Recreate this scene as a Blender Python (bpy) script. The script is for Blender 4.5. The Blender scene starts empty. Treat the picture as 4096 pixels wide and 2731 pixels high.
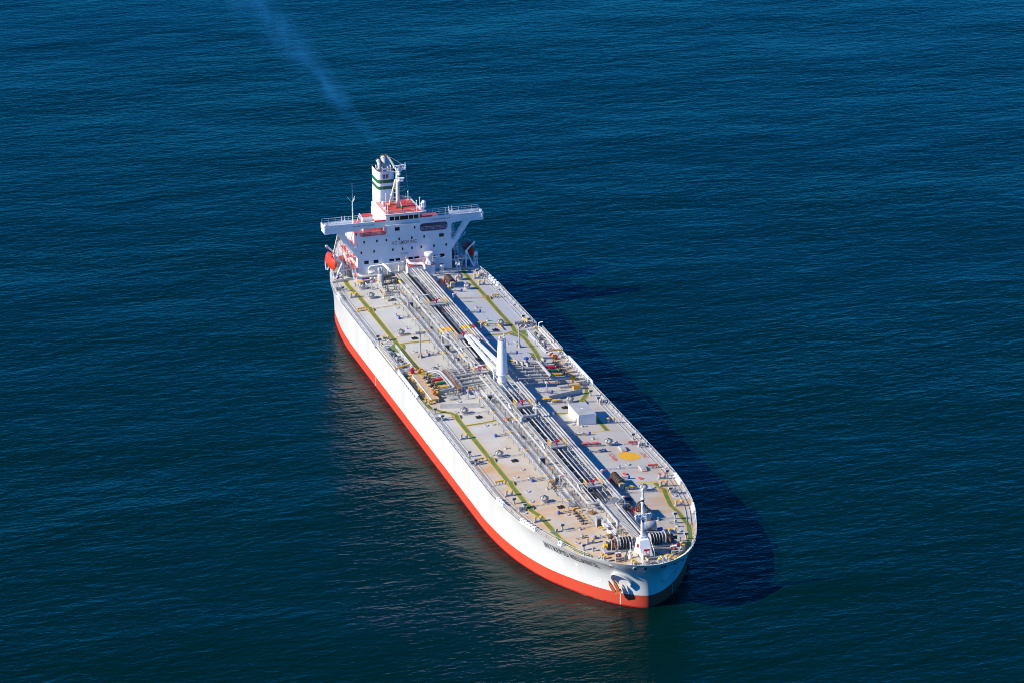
import bpy, math, random
from mathutils import Vector, Matrix
random.seed(7)
SC = bpy.context.scene
COL = SC.collection
R = math.radians
# ------------------------------------------------------------------ camera, world, sun, exposure
cam_d = bpy.data.cameras.new("camera"); cam = bpy.data.objects.new("camera", cam_d); COL.objects.link(cam)
SC.camera = cam
CP = Vector((651.51, -204.675, 278.848)); YAW, PIT, ROL = 2.8465, -0.3460, 0.0036
fw = Vector((math.cos(PIT)*math.cos(YAW), math.cos(PIT)*math.sin(YAW), math.sin(PIT)))
rt = fw.cross(Vector((0, 0, 1))).normalized(); dn = fw.cross(rt)
rt, dn = math.cos(ROL)*rt + math.sin(ROL)*dn, -math.sin(ROL)*rt + math.cos(ROL)*dn
up = -dn
cam.matrix_world = Matrix(((rt.x, up.x, -fw.x, CP.x), (rt.y, up.y, -fw.y, CP.y), (rt.z, up.z, -fw.z, CP.z), (0, 0, 0, 1)))
cam_d.sensor_width = 36.0; cam_d.lens = 12948.46/4096*36.0
cam_d.clip_start = 5.0; cam_d.clip_end = 20000.0
SUN_EL, SUN_AZ = R(31.0), R(-91.5)
sd = Vector((math.cos(SUN_EL)*math.cos(SUN_AZ), math.cos(SUN_EL)*math.sin(SUN_AZ), math.sin(SUN_EL)))
w = bpy.data.worlds.new("World"); SC.world = w; w.use_nodes = True
nt = w.node_tree; nt.nodes.clear()
sky = nt.nodes.new("ShaderNodeTexSky"); sky.sky_type = 'NISHITA'; sky.sun_disc = False
sky.sun_elevation = SUN_EL; sky.sun_rotation = math.pi/2 - SUN_AZ
sky.altitude = 2000; sky.air_density = 1.0; sky.dust_density = 0.0; sky.ozone_density = 6.0
bg = nt.nodes.new("ShaderNodeBackground"); bg.inputs[1].default_value = 0.08
wo = nt.nodes.new("ShaderNodeOutputWorld")
# the clear blue sky, tinted to the strong blue of the photograph
tint = nt.nodes.new("ShaderNodeMix"); tint.data_type = 'RGBA'; tint.blend_type = 'MULTIPLY'; tint.inputs[0].default_value = 1.0
tint.inputs[7].default_value = (0.06, 0.86, 1.60, 1)
nt.links.new(sky.outputs[0], tint.inputs[6]); nt.links.new(tint.outputs[2], bg.inputs[0]); nt.links.new(bg.outputs[0], wo.inputs[0])
sl = bpy.data.lights.new("sun", 'SUN'); sl.energy = 5.0; sl.angle = R(0.5); sl.color = (1.0, 0.93, 0.80)
so = bpy.data.objects.new("sun", sl); COL.objects.link(so)
so.rotation_euler = (-sd).to_track_quat('-Z', 'Y').to_euler()
SC.view_settings.view_transform = 'Standard'; SC.view_settings.look = 'None'
SC.view_settings.exposure = 0.48; SC.view_settings.gamma = 1.0
SC.cycles.max_bounces = 6; SC.cycles.use_light_tree = False; SC.cycles.caustics_reflective = False; SC.cycles.caustics_refractive = False; SC.cycles.sample_clamp_indirect = 2.5; SC.cycles.use_denoising = True; SC.cycles.denoiser = 'OPENIMAGEDENOISE'; SC.cycles.denoising_input_passes = 'RGB_ALBEDO_NORMAL'; SC.cycles.denoising_prefilter = 'ACCURATE'; SC.cycles.filter_width = 1.0

# ------------------------------------------------------------------ materials
def mat(name, col, rough=0.5, metal=0.0, spec=0.5, noise=None, scale=0.6, rust=0.0, rust_scale=0.25, stretch=(1, 1, 1), rustcol=(0.36, 0.16, 0.05), coat=0.0):
    """Painted surface: base colour broken up by noise (noise = second colour) and rust patches."""
    m = bpy.data.materials.new(name); m.use_nodes = True
    t = m.node_tree; b = t.nodes["Principled BSDF"]
    b.inputs["Base Color"].default_value = (*col, 1); b.inputs["Roughness"].default_value = rough
    b.inputs["Metallic"].default_value = metal; b.inputs["Specular IOR Level"].default_value = spec
    out = None
    if noise or rust:
        tc = t.nodes.new("ShaderNodeTexCoord"); mp = t.nodes.new("ShaderNodeMapping")
        mp.inputs["Scale"].default_value = stretch; t.links.new(tc.outputs["Object"], mp.inputs[0])
    if noise:
        n = t.nodes.new("ShaderNodeTexNoise"); n.inputs["Scale"].default_value = scale; n.inputs["Detail"].default_value = 5
        t.links.new(mp.outputs[0], n.inputs["Vector"])
        r = t.nodes.new("ShaderNodeValToRGB"); r.color_ramp.elements[0].position = 0.38; r.color_ramp.elements[1].position = 0.66
        r.color_ramp.elements[0].color = (*col, 1); r.color_ramp.elements[1].color = (*noise, 1)
        t.links.new(n.outputs["Fac"], r.inputs[0]); out = r.outputs[0]
    if rust:
        n = t.nodes.new("ShaderNodeTexNoise"); n.inputs["Scale"].default_value = rust_scale; n.inputs["Detail"].default_value = 7
        n.inputs["Roughness"].default_value = 0.62
        t.links.new(mp.outputs[0], n.inputs["Vector"])
        r = t.nodes.new("ShaderNodeValToRGB"); r.color_ramp.elements[0].position = 0.56; r.color_ramp.elements[1].position = 0.76
        r.color_ramp.elements[0].color = (0, 0, 0, 1); r.color_ramp.elements[1].color = (rust, rust, rust, 1)
        t.links.new(n.outputs["Fac"], r.inputs[0])
        mx = t.nodes.new("ShaderNodeMix"); mx.data_type = 'RGBA'
        t.links.new(r.outputs[0], mx.inputs[0])
        if out: t.links.new(out, mx.inputs[6])
        else: mx.inputs[6].default_value = (*col, 1)
        mx.inputs[7].default_value = (*rustcol, 1); out = mx.outputs[2]
    if out: t.links.new(out, b.inputs["Base Color"])
    return m

M = dict(
    white=mat("white_paint", (0.86, 0.86, 0.85), 0.35, noise=(0.81, 0.81, 0.79), scale=0.5, rust=0.12, rust_scale=0.35, stretch=(1, 1, .25)),
    hull=mat("hull_white_paint", (0.70, 0.70, 0.67), 0.30, noise=(0.62, 0.62, 0.59), scale=0.12, rust=0.5, rust_scale=0.2, stretch=(1.5, 1.5, .12), rustcol=(0.62, 0.48, 0.30)),
    red=mat("red_antifouling_paint", (0.62, 0.055, 0.02), 0.5, noise=(0.54, 0.065, 0.03), scale=0.15, stretch=(1, 1, .4)),
    reddeck=mat("red_deck_paint", (0.62, 0.06, 0.03), 0.55, noise=(0.52, 0.06, 0.035), scale=0.8),
    grey=mat("grey_deck_fitting_paint", (0.46, 0.46, 0.45), 0.45, noise=(0.38, 0.37, 0.36), scale=1.3, rust=0.35, rust_scale=0.9),
    pipe=mat("grey_pipe_paint", (0.44, 0.44, 0.43), 0.40, noise=(0.35, 0.34, 0.325), scale=0.35, rust=0.25, rust_scale=0.5),
    dark=mat("dark_machinery_paint", (0.045, 0.045, 0.048), 0.6, noise=(0.08, 0.07, 0.06), scale=2.0),
    black=mat("black_rope_and_rubber", (0.014, 0.014, 0.015), 0.75),
    glass=mat("dark_window_glass", (0.008, 0.015, 0.015), 0.12, spec=0.25),
    yellow=mat("safety_yellow_paint", (0.80, 0.44, 0.02), 0.5, noise=(0.70, 0.38, 0.03), scale=1.5),
    green=mat("green_walkway_paint", (0.12, 0.185, 0.04), 0.6, noise=(0.16, 0.22, 0.07), scale=0.7, rust=0.25, rust_scale=0.5, rustcol=(0.28, 0.30, 0.20)),
    dgreen=mat("dark_green_paint", (0.02, 0.14, 0.045), 0.45),
    orange=mat("orange_glass_fibre", (0.72, 0.05, 0.014), 0.35, noise=(0.64, 0.05, 0.018), scale=1.0),
    anch=mat("orange_primer", (0.62, 0.14, 0.035), 0.6, noise=(0.45, 0.12, 0.04), scale=1.5),
    scarlet=mat("scarlet_paint", (0.68, 0.012, 0.015), 0.4),
    blue=mat("blue_cap_paint", (0.02, 0.07, 0.42), 0.45),
    tan=mat("tan_wooden_boards", (0.54, 0.40, 0.27), 0.75, noise=(0.45, 0.30, 0.19), scale=1.2, rust=0.5, rust_scale=1.2),
    rust=mat("rusty_steel", (0.21, 0.085, 0.035), 0.8, noise=(0.30, 0.15, 0.07), scale=2.0),
    steel=mat("bare_steel", (0.66, 0.65, 0.63), 0.4, metal=0.1, noise=(0.52, 0.48, 0.44), scale=0.8),
    soot=mat("sooty_steel", (0.07, 0.05, 0.04), 0.6, noise=(0.16, 0.09, 0.05), scale=0.8),
    grating=mat("galvanised_grating", (0.30, 0.295, 0.285), 0.6, noise=(0.24, 0.22, 0.20), scale=1.5),
    ink=mat("black_lettering_paint", (0.02, 0.02, 0.022), 0.5),
    maroon=mat("maroon_lettering_paint", (0.16, 0.012, 0.02), 0.5),
    line=mat("red_marking_paint", (0.62, 0.10, 0.09), 0.6),
    amber=mat("amber_marking_paint", (0.80, 0.42, 0.02), 0.6, noise=(0.74, 0.38, 0.02), scale=0.8),
    streak=mat("pale_rust_stain", (0.72, 0.52, 0.27), 0.5, noise=(0.78, 0.70, 0.55), scale=1.5),
    wet=mat("wet_antifouling_paint", (0.42, 0.02, 0.012), 0.18, noise=(0.50, 0.03, 0.02), scale=0.3),
    cream=mat("cream_paint", (0.76, 0.71, 0.58), 0.5, noise=(0.70, 0.64, 0.52), scale=0.8),
)

def deck_material():
    m = bpy.data.materials.new("grey_deck_paint"); m.use_nodes = True
    t = m.node_tree; b = t.nodes["Principled BSDF"]; L = t.links.new
    def nd(k, **kw):
        n = t.nodes.new(k)
        for a, v in kw.items(): setattr(n, a, v)
        return n
    def math_(op, a, bb=None, clamp=False):
        n = nd("ShaderNodeMath", operation=op); n.use_clamp = clamp
        for i, x in enumerate((a, bb)):
            if x is None: continue
            if isinstance(x, (int, float)): n.inputs[i].default_value = x
            else: L(x, n.inputs[i])
        return n.outputs[0]
    def noise(scale, detail, sx, sy, rough=0.55):
        mp = nd("ShaderNodeMapping"); mp.inputs["Scale"].default_value = (sx, sy, 1); L(tc.outputs["Object"], mp.inputs[0])
        n = nd("ShaderNodeTexNoise"); n.inputs["Scale"].default_value = scale; n.inputs["Detail"].default_value = detail
        n.inputs["Roughness"].default_value = rough; L(mp.outputs[0], n.inputs["Vector"]); return n.outputs["Fac"]
    def ramp(f, p0, p1):
        n = nd("ShaderNodeMapRange"); n.inputs[1].default_value = p0; n.inputs[2].default_value = p1; L(f, n.inputs[0]); return n.outputs[0]
    def mixc(f, a, bb):
        n = nd("ShaderNodeMix", data_type='RGBA'); L(f, n.inputs[0])
        for i, x in ((6, a), (7, bb)):
            if isinstance(x, tuple): n.inputs[i].default_value = (*x, 1)
            else: L(x, n.inputs[i])
        return n.outputs[2]
    tc = nd("ShaderNodeTexCoord"); sp = nd("ShaderNodeSeparateXYZ"); L(tc.outputs["Object"], sp.inputs[0])
    X, Y = sp.outputs[0], sp.outputs[1]
    base = mixc(ramp(noise(0.10, 6, 1, 1), 0.40, 0.62), (0.475, 0.468, 0.425), (0.565, 0.562, 0.52))
    # bluer tone on the port side aft and outboard
    blue_aft = math_('MULTIPLY', ramp(Y, 2, 5), math_('SUBTRACT', 1.0, ramp(X, -48, -40)))
    blue_out = math_('MULTIPLY', ramp(math_('ADD', Y, math_('MULTIPLY', X, -0.03)), 14.5, 14.9), math_('MULTIPLY', ramp(X, -10, -9), math_('SUBTRACT', 1.0, ramp(X, 27.0, 27.4))))
    fr = math_('MAXIMUM', blue_aft, blue_out)
    fr = math_('MULTIPLY', fr, ramp(noise(0.06, 3, 1, 1), 0.34, 0.50))
    base = mixc(fr, base, (0.47, 0.485, 0.495))
    # brownish weathering growing towards the bow
    fwd = ramp(X, -75, 55)
    br = math_('MULTIPLY', math_('MULTIPLY', ramp(noise(0.05, 5, 1, 1.6), 0.36, 0.62), fwd), 0.75)
    base = mixc(br, base, (0.54, 0.43, 0.30))
    # rust bleeding, drawn out athwartships
    fwd2 = ramp(X, -10, 60)
    edge = ramp(math_('ABSOLUTE', Y), 9.0, 19.0)
    ru = math_('MULTIPLY', ramp(noise(0.22, 7, 1.0, 0.28, 0.62), 0.50, 0.72), math_('ADD', math_('MULTIPLY', fwd2, 0.95), 0.16))
    ru = math_('MULTIPLY', ru, math_('ADD', math_('MULTIPLY', edge, 0.6), 0.5))
    base = mixc(ru, base, (0.56, 0.29, 0.09))
    # rust stains around known fittings, each with its own ragged outline
    streak = noise(0.30, 7, 1.0, 0.30, 0.65); blot = None
    for cx, cy, rx, ry, st in ((17.5, -17, 4.5, 4.5, 1), (21, -13.5, 3.5, 5, .8), (43, -14.5, 6, 5.5, 1), (47, -9.5, 4, 3.5, .9), (36, -18.5, 4, 2.5, .9), (51, -16, 4, 2.5, .8), (51, 9.5, 5, 4.5, 1), (46, 13.5, 6, 5, .8), (38, 17.5, 6, 4, .8), (55, 5, 4, 4, .8), (70.5, -8.5, 3.2, 3, 1.1), (72.5, -6, 3, 3, 1), (68, -11.5, 4, 1.5, 1), (56, -8, 4, 3, .8), (61, -11, 3, 2.5, .9), (7, -10.5, 2, 2.5, .6), (25, -10.5, 2.2, 2.5, .7), (33, -8.5, 2, 2.5, .7), (-34, -19, 7, 1.8, .9), (-27, -18, 3, 3, .8), (-40, 18.5, 9, 2, .9), (-28, 19, 5, 2.2, .8), (-20, 8, 3, 4, .5), (-13, 14, 4, 5, .4), (23, -5.5, 2, 1.6, .9), (60, 16, 8, 3, .7), (74, 2, 4, 6, .5), (28, 17, 4, 4, .4), (-56, -12, 6, 5, .35)):
        dx = math_('DIVIDE', math_('SUBTRACT', X, cx), rx); dy = math_('DIVIDE', math_('SUBTRACT', Y, cy), ry)
        d = math_('ADD', math_('MULTIPLY', dx, dx), math_('MULTIPLY', dy, dy))
        f = math_('MULTIPLY', ramp(d, 1.2, 0.0), st)
        blot = f if blot is None else math_('MAXIMUM', blot, f)
    base = mixc(math_('MULTIPLY', math_('MULTIPLY', blot, ramp(streak, 0.36, 0.62)), 0.85, True), base, (0.58, 0.30, 0.095))
    # bright scrapes athwartships
    scr = math_('MULTIPLY', ramp(noise(1.2, 3, 3.0, 0.12), 0.66, 0.72), 0.45)
    base = mixc(scr, base, (0.62, 0.61, 0.60))
    # plate seams
    def seam(v, step, wd):
        f = math_('ABSOLUTE', math_('SUBTRACT', math_('FRACT', math_('DIVIDE', v, step)), 0.5))
        return math_('GREATER_THAN', f, 0.5 - wd/step)
    sm = math_('MAXIMUM', seam(X, 9.3, 0.05), seam(Y, 3.55, 0.05))
    base = mixc(math_('MULTIPLY', sm, 0.35), base, (0.28, 0.24, 0.20))
    L(base, b.inputs["Base Color"]); b.inputs["Roughness"].default_value = 0.5
    return m
M['deck'] = deck_material()

# ------------------------------------------------------------------ mesh builder
class MB:
    def __init__(s): s.v = []; s.f = []; s.m = []; s.sm = []
    def add(s, vs, fs, m=0, smooth=False):
        o = len(s.v); s.v += [tuple(a) for a in vs]
        for f in fs: s.f.append(tuple(i+o for i in f)); s.m.append(m); s.sm.append(smooth)
    def box(s, c, d, rz=0.0, m=0):
        cx, cy, cz = c; a, b, e = d[0]/2, d[1]/2, d[2]/2; k, q = math.cos(rz), math.sin(rz)
        vs = [(cx+x*k-y*q, cy+x*q+y*k, cz+z) for z in (-e, e) for x, y in ((-a, -b), (a, -b), (a, b), (-a, b))]
        s.add(vs, [(3, 2, 1, 0), (4, 5, 6, 7), (0, 1, 5, 4), (1, 2, 6, 5), (2, 3, 7, 6), (3, 0, 4, 7)], m)
    def prism(s, poly, off, m=0):
        n = len(poly); o = Vector(off); A = [Vector(p) for p in poly]
        vs = A + [p+o for p in A]
        fs = [tuple(range(n-1, -1, -1)), tuple(range(n, 2*n))] + [(i, (i+1) % n, n+(i+1) % n, n+i) for i in range(n)]
        s.add(vs, fs, m)
    def tube(s, pts, r, n=6, m=0, caps=True, r1=None):
        P = [Vector(p) for p in pts]; k = len(P); vs = []
        T = []
        for i in range(k):
            a = (P[i]-P[i-1]).normalized() if i else (P[1]-P[0]).normalized()
            b = (P[i+1]-P[i]).normalized() if i < k-1 else a
            t = (a+b)
            T.append(t.normalized() if t.length > 1e-6 else a)
        ref = Vector((0, 0, 1)) if abs(T[0].z) < 0.9 else Vector((1, 0, 0))
        u = T[0].cross(ref).normalized()
        for i in range(k):
            u = (u - T[i]*u.dot(T[i])).normalized(); vv = T[i].cross(u)
            rr = r if r1 is None else r + (r1-r)*i/(k-1)
            sc = 1.0
            if 0 < i < k-1:
                cs = max(0.5, T[i].dot((P[i]-P[i-1]).normalized())); sc = 1/cs
            for j in range(n):
                an = 2*math.pi*(j+0.5)/n
                vs.append(P[i] + rr*(math.cos(an)*u + math.sin(an)*vv))
        fs = []
        for i in range(k-1):
            for j in range(n):
                fs.append((i*n+j, i*n+(j+1) % n, (i+1)*n+(j+1) % n, (i+1)*n+j))
        s.add(vs, fs, m, n > 5)
        if caps: s.add(vs[:n], [tuple(range(n-1, -1, -1))], m); s.add(vs[-n:], [tuple(range(n))], m)
    def rev(s, c, prof, n=12, m=0, smooth=True, axis='z'):
        """lathe round an axis through c; prof = [(radius, along), ...]"""
        vs = []; fs = []; k = len(prof)
        for r, h in prof:
            for j in range(n):
                an = 2*math.pi*j/n; a, b = r*math.cos(an), r*math.sin(an)
                q = (a, b, h) if axis == 'z' else ((h, a, b) if axis == 'x' else (b, h, a))
                vs.append((c[0]+q[0], c[1]+q[1], c[2]+q[2]))
        for i in range(k-1):
            for j in range(n): fs.append((i*n+j, i*n+(j+1) % n, (i+1)*n+(j+1) % n, (i+1)*n+j))
        s.add(vs, fs, m, smooth)
        s.add(vs[:n], [tuple(range(n-1, -1, -1))], m); s.add(vs[-n:], [tuple(range(n))], m)
    def torus(s, c, R0, r, axis='z', n=14, k=6, mats=(0,)):
        vs = []
        for i in range(n):
            a = 2*math.pi*i/n
            for j in range(k):
                b = 2*math.pi*j/k; rr = R0 + r*math.cos(b); x, y, z = rr*math.cos(a), rr*math.sin(a), r*math.sin(b)
                q = (x, y, z) if axis == 'z' else ((z, x, y) if axis == 'x' else (x, z, y))
                vs.append((c[0]+q[0], c[1]+q[1], c[2]+q[2]))
        o = len(s.v); s.v += vs
        for i in range(n):
            for j in range(k):
                s.f.append((o+i*k+j, o+((i+1) % n)*k+j, o+((i+1) % n)*k+(j+1) % k, o+i*k+(j+1) % k))
                s.m.append(mats[(i*len(mats)*2//n) % len(mats)] if len(mats) > 1 else mats[0]); s.sm.append(True)
    def rail(s, pts, h=1.0, rows=3, r=0.035, step=1.6, m=0):
        """guard rail along a polyline of deck points"""
        P = [Vector(p) for p in pts]; Z = Vector((0, 0, h))
        for q in range(rows):
            f = (q+1)/rows; s.tube([p+Z*f for p in P], r*(1.25 if q == rows-1 else 0.8), 4, m)
        for a, b in zip(P[:-1], P[1:]):
            n = max(1, round((b-a).length/step))
            for i in range(n+1):
                p = a.lerp(b, i/n); s.tube([p, p+Z], r, 4, m)
    def build(s, name, mats, parent=None, loc=None, rz=0.0):
        me = bpy.data.meshes.new(name); me.from_pydata(s.v, [], s.f)
        ml = mats if isinstance(mats, (list, tuple)) else [mats]
        for q in ml: me.materials.append(q if not isinstance(q, str) else M[q])
        me.polygons.foreach_set('material_index', s.m); me.polygons.foreach_set('use_smooth', s.sm)
        me.update()
        o = bpy.data.objects.new(name, me); COL.objects.link(o)
        if parent is not None: o.parent = parent
        if loc is not None: o.location = loc
        if rz: o.rotation_euler[2] = rz
        return o

def tag(o, label=None, cat=None, group=None, kind=None):
    if label: o['label'] = label
    if cat: o['category'] = cat
    if group: o['group'] = group
    if kind: o['kind'] = kind
    return o
def empty(name, loc, rz=0.0):
    o = bpy.data.objects.new(name, None); COL.objects.link(o); o.location = loc; o.rotation_euler[2] = rz; o.empty_display_size = 0.5
    return o
KIDS = {}
def copy_tree(o, parent):
    c = o.copy(); COL.objects.link(c); c.parent = parent
    for ch in list(o.children): copy_tree(ch, c)
    return c
def spread(proto, places):
    """put proto at the first place and copies (with their sub-parts) at the others; place = (x, y, z, rz)"""
    outs = []
    for i, (x, y, z, rz) in enumerate(places):
        o = proto if i == 0 else copy_tree(proto, proto.parent)
        o.location = (x, y, z); o.rotation_euler = (0, 0, rz); outs.append(o)
    return outs
def interp(x, T):
    if x <= T[0][0]: return T[0][1]
    for (a, u), (b, v) in zip(T[:-1], T[1:]):
        if x <= b: return u + (v-u)*(x-a)/(b-a)
    return T[-1][1]

# ------------------------------------------------------------------ hull form (x forward, y to port, z up from the water)
H, CAM, ZP, YM = 10.38, 1.28, 2.73, 21.0
YD = [(-156, 5.5), (-152, 8.2), (-145, 11.2), (-138, 13.8), (-130, 16.4), (-124, 18.3), (-117, 19.9), (-109, 20.7), (-100, 21.0), (-93, 21.0), (27, 21.0), (33, 20.9), (38, 20.5), (42, 20.05), (48, 19.2), (53.2, 17.95), (58, 16.5), (62.4, 14.95), (67.5, 12.75), (71.3, 10.55), (74.2, 8.4), (76.3, 6.1), (77.6, 3.6), (78.1, 1.8), (78.2, 0.0)]
YW = [(-151, 0.0), (-146, 3.4), (-140, 7.4), (-132, 12.6), (-124, 17.0), (-118, 18.7), (-109.5, 19.9), (-101, 20.7), (-92, 21.0), (24, 21.0), (33.4, 20.5), (40.9, 19.6), (47.6, 18.2), (54.9, 15.9), (62, 12.4), (68, 8.6), (71.85, 5.3), (73.6, 3.25), (74.5, 1.7), (74.9, 0.0)]
def slopes(T):
    n = len(T); d = [(T[i+1][1]-T[i][1])/(T[i+1][0]-T[i][0]) for i in range(n-1)]
    return [d[0]] + [0.0 if d[i-1]*d[i] <= 0 else 2*d[i-1]*d[i]/(d[i-1]+d[i]) for i in range(1, n-1)] + [d[-1]]
SD, SW = slopes(YD), slopes(YW)
def smooth(x, T, S):
    if x <= T[0][0]: return T[0][1]
    for i in range(len(T)-1):
        if x <= T[i+1][0]:
            h = T[i+1][0]-T[i][0]; t = (x-T[i][0])/h; t2, t3 = t*t, t*t*t
            return (2*t3-3*t2+1)*T[i][1] + (t3-2*t2+t)*h*S[i] + (3*t2-2*t3)*T[i+1][1] + (t3-t2)*h*S[i+1]
    return T[-1][1]
def yd(x):      # half breadth at the deck edge; full, rounded stem
    if x > 74.2: return 8.4*(max(0.0, 78.2-x)/4.0)**0.52
    return smooth(x, YD, SD)
def yw(x):      # half breadth at the waterline
    if x > 68: return 8.6*(max(0.0, 74.9-x)/6.9)**0.62
    return smooth(x, YW, SW)
def wz(z): return 0.0 if z <= ZP else ((z-ZP)/(H-ZP))**2.9
def yhull(x, z):
    q = wz(z)
    if x > 24:
        s = (x-24)/(50.9+3.3*q)
        return yw(24+50.9*s)*(1-q) + yd(24+54.2*s)*q if s <= 1 else 0.0
    if x < -92:
        s = (-92-x)/(59+5*q)
        return yw(-92-59*s)*(1-q) + yd(-92-64*s)*q if s <= 1 else 0.0
    return YM
def dz(x, y):
    b = max(yd(x), 0.5)
    return H + CAM*min(1.0, b/14.0)*(1-min(abs(y), b)/b)
def dk(x, y, h=0.0): return (x, y, dz(x, y)+h)

# ------------------------------------------------------------------ the sea
def sea():
    m = bpy.data.materials.new("sea_water"); m.use_nodes = True
    t = m.node_tree; b = t.nodes["Principled BSDF"]; L = t.links.new
    b.inputs["Base Color"].default_value = (0.0002, 0.0130, 0.0105, 1); b.inputs["Roughness"].default_value = 0.13
    b.inputs["IOR"].default_value = 1.333; b.inputs["Specular IOR Level"].default_value = 0.14
    tc = t.nodes.new("ShaderNodeTexCoord")
    def wave(sc, rot, sx, sy, amp, detail=2.0, dist=0.0):
        mp = t.nodes.new("ShaderNodeMapping"); mp.inputs["Rotation"].default_value = (0, 0, R(rot)); mp.inputs["Scale"].default_value = (sx, sy, 1)
        L(tc.outputs["Object"], mp.inputs[0])
        n = t.nodes.new("ShaderNodeTexNoise"); n.inputs["Scale"].default_value = sc; n.inputs["Detail"].default_value = detail
        n.inputs["Roughness"].default_value = 0.5; n.inputs["Distortion"].default_value = dist
        L(mp.outputs[0], n.inputs["Vector"])
        k = t.nodes.new("ShaderNodeMath"); k.operation = 'MULTIPLY'; k.inputs[1].default_value = amp; L(n.outputs["Fac"], k.inputs[0])
        return k.outputs[0]
    hs = [wave(0.13, 26, 1.0, 0.40, 0.55, 2.0, 0.5), wave(0.42, 6, 1.0, 0.42, 0.30, 2.5, 0.5), wave(0.75, 40, 1.0, 0.45, 0.20, 2.5, 0.3), wave(1.9, 18, 1.0, 0.5, 0.08, 2.0), wave(0.018, 15, 1, .6, 3.0, 2.0)]
    s = hs[0]
    for q in hs[1:]:
        a = t.nodes.new("ShaderNodeMath"); a.operation = 'ADD'; L(s, a.inputs[0]); L(q, a.inputs[1]); s = a.outputs[0]
    bp = t.nodes.new("ShaderNodeBump"); gust = wave(0.012, 40, 1.0, 0.5, 1.0, 3.0, 0.6)      # wind streaks and slicks: ripples stronger and weaker
    gm = t.nodes.new("ShaderNodeMapRange"); gm.inputs[1].default_value = 0.36; gm.inputs[2].default_value = 0.64; gm.inputs[3].default_value = 0.7; gm.inputs[4].default_value = 1.0
    L(gust, gm.inputs[0]); L(gm.outputs[0], bp.inputs["Strength"]); bp.inputs["Distance"].default_value = 1.0
    L(s, bp.inputs["Height"]); L(bp.outputs[0], b.inputs["Normal"])
    g = MB(); xs = [-9000, -1500, -600, -200, 0, 200, 600, 1500, 5000]; ys = [-6000, -800, -300, -100, 100, 300, 800, 6000]
    vs = [(x, y, 0) for x in xs for y in ys]; ny = len(ys)
    g.add(vs, [(i*ny+j, (i+1)*ny+j, (i+1)*ny+j+1, i*ny+j+1) for i in range(len(xs)-1) for j in range(ny-1)])
    o = g.build("sea", m); tag(o, "dark blue rippled sea around the tanker", None, None, 'structure')
sea()

# ------------------------------------------------------------------ the tanker
ship = tag(empty("oil_tanker", (0, 0, 0)), "huge white oil tanker with red waterline and grey pipe covered deck", "ship")
def P(name, mb, mats, parent=None, **k): return mb.build(name, mats, parent or ship, **k)

def build_hull():
    g = MB(); zs = [-4.0, 0.28, ZP, 3.6, 4.4, 5.2, 5.9, 6.5, 7.0, 7.5, 7.9, 8.3, 8.65, 9.0, 9.35, 9.7, 10.05, H]
    fwd = [i/44 for i in range(45)]; fwd = [1-(1-s)**1.8 for s in fwd]
    aft = [i/20 for i in range(21)]
    st = [('a', s) for s in reversed(aft)] + [('m', x) for x in range(-80, 24, 12)] + [('f', s) for s in fwd]
    def pt(k, s, z):
        q = wz(z)
        if k == 'm': return s, YM
        if k == 'f': return 24+(50.9+3.3*q)*s, yw(24+50.9*s)*(1-q)+yd(24+54.2*s)*q
        return -92-(59+5*q)*s, yw(-92-59*s)*(1-q)+yd(-92-64*s)*q
    n = len(zs)
    for sgn in (-1, 1):
        vs = []
        for k, s in st:
            for z in zs:
                x, y = pt(k, s, z); vs.append((x, sgn*y, z))
        for i in range(len(st)-1):
            for j in range(n-1):
                f = (i*n+j, (i+1)*n+j, (i+1)*n+j+1, i*n+j+1)
                if sgn > 0: f = f[::-1]
                o = len(g.v)
                g.add([vs[q] for q in f], [(0, 1, 2, 3)], (2, 1)[j] if j < 2 else 0, True)
    # transom
    tp = [pt('a', 1, z) for z in zs]
    for j in range(n-1):
        (x0, y0), (x1, y1) = tp[j], tp[j+1]
        g.add([(x0, -y0, zs[j]), (x0, y0, zs[j]), (x1, y1, zs[j+1]), (x1, -y1, zs[j+1])], [(3, 2, 1, 0)], 1 if j < 2 else 0)
    o = P("hull", g, ["hull", "red", "wet"])
    me = o.data
    import bmesh
    b = bmesh.new(); b.from_mesh(me); bmesh.ops.remove_doubles(b, verts=b.verts, dist=0.004); bmesh.ops.recalc_face_normals(b, faces=b.faces); b.to_mesh(me); b.free()
    return o
hull = build_hull()

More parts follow.
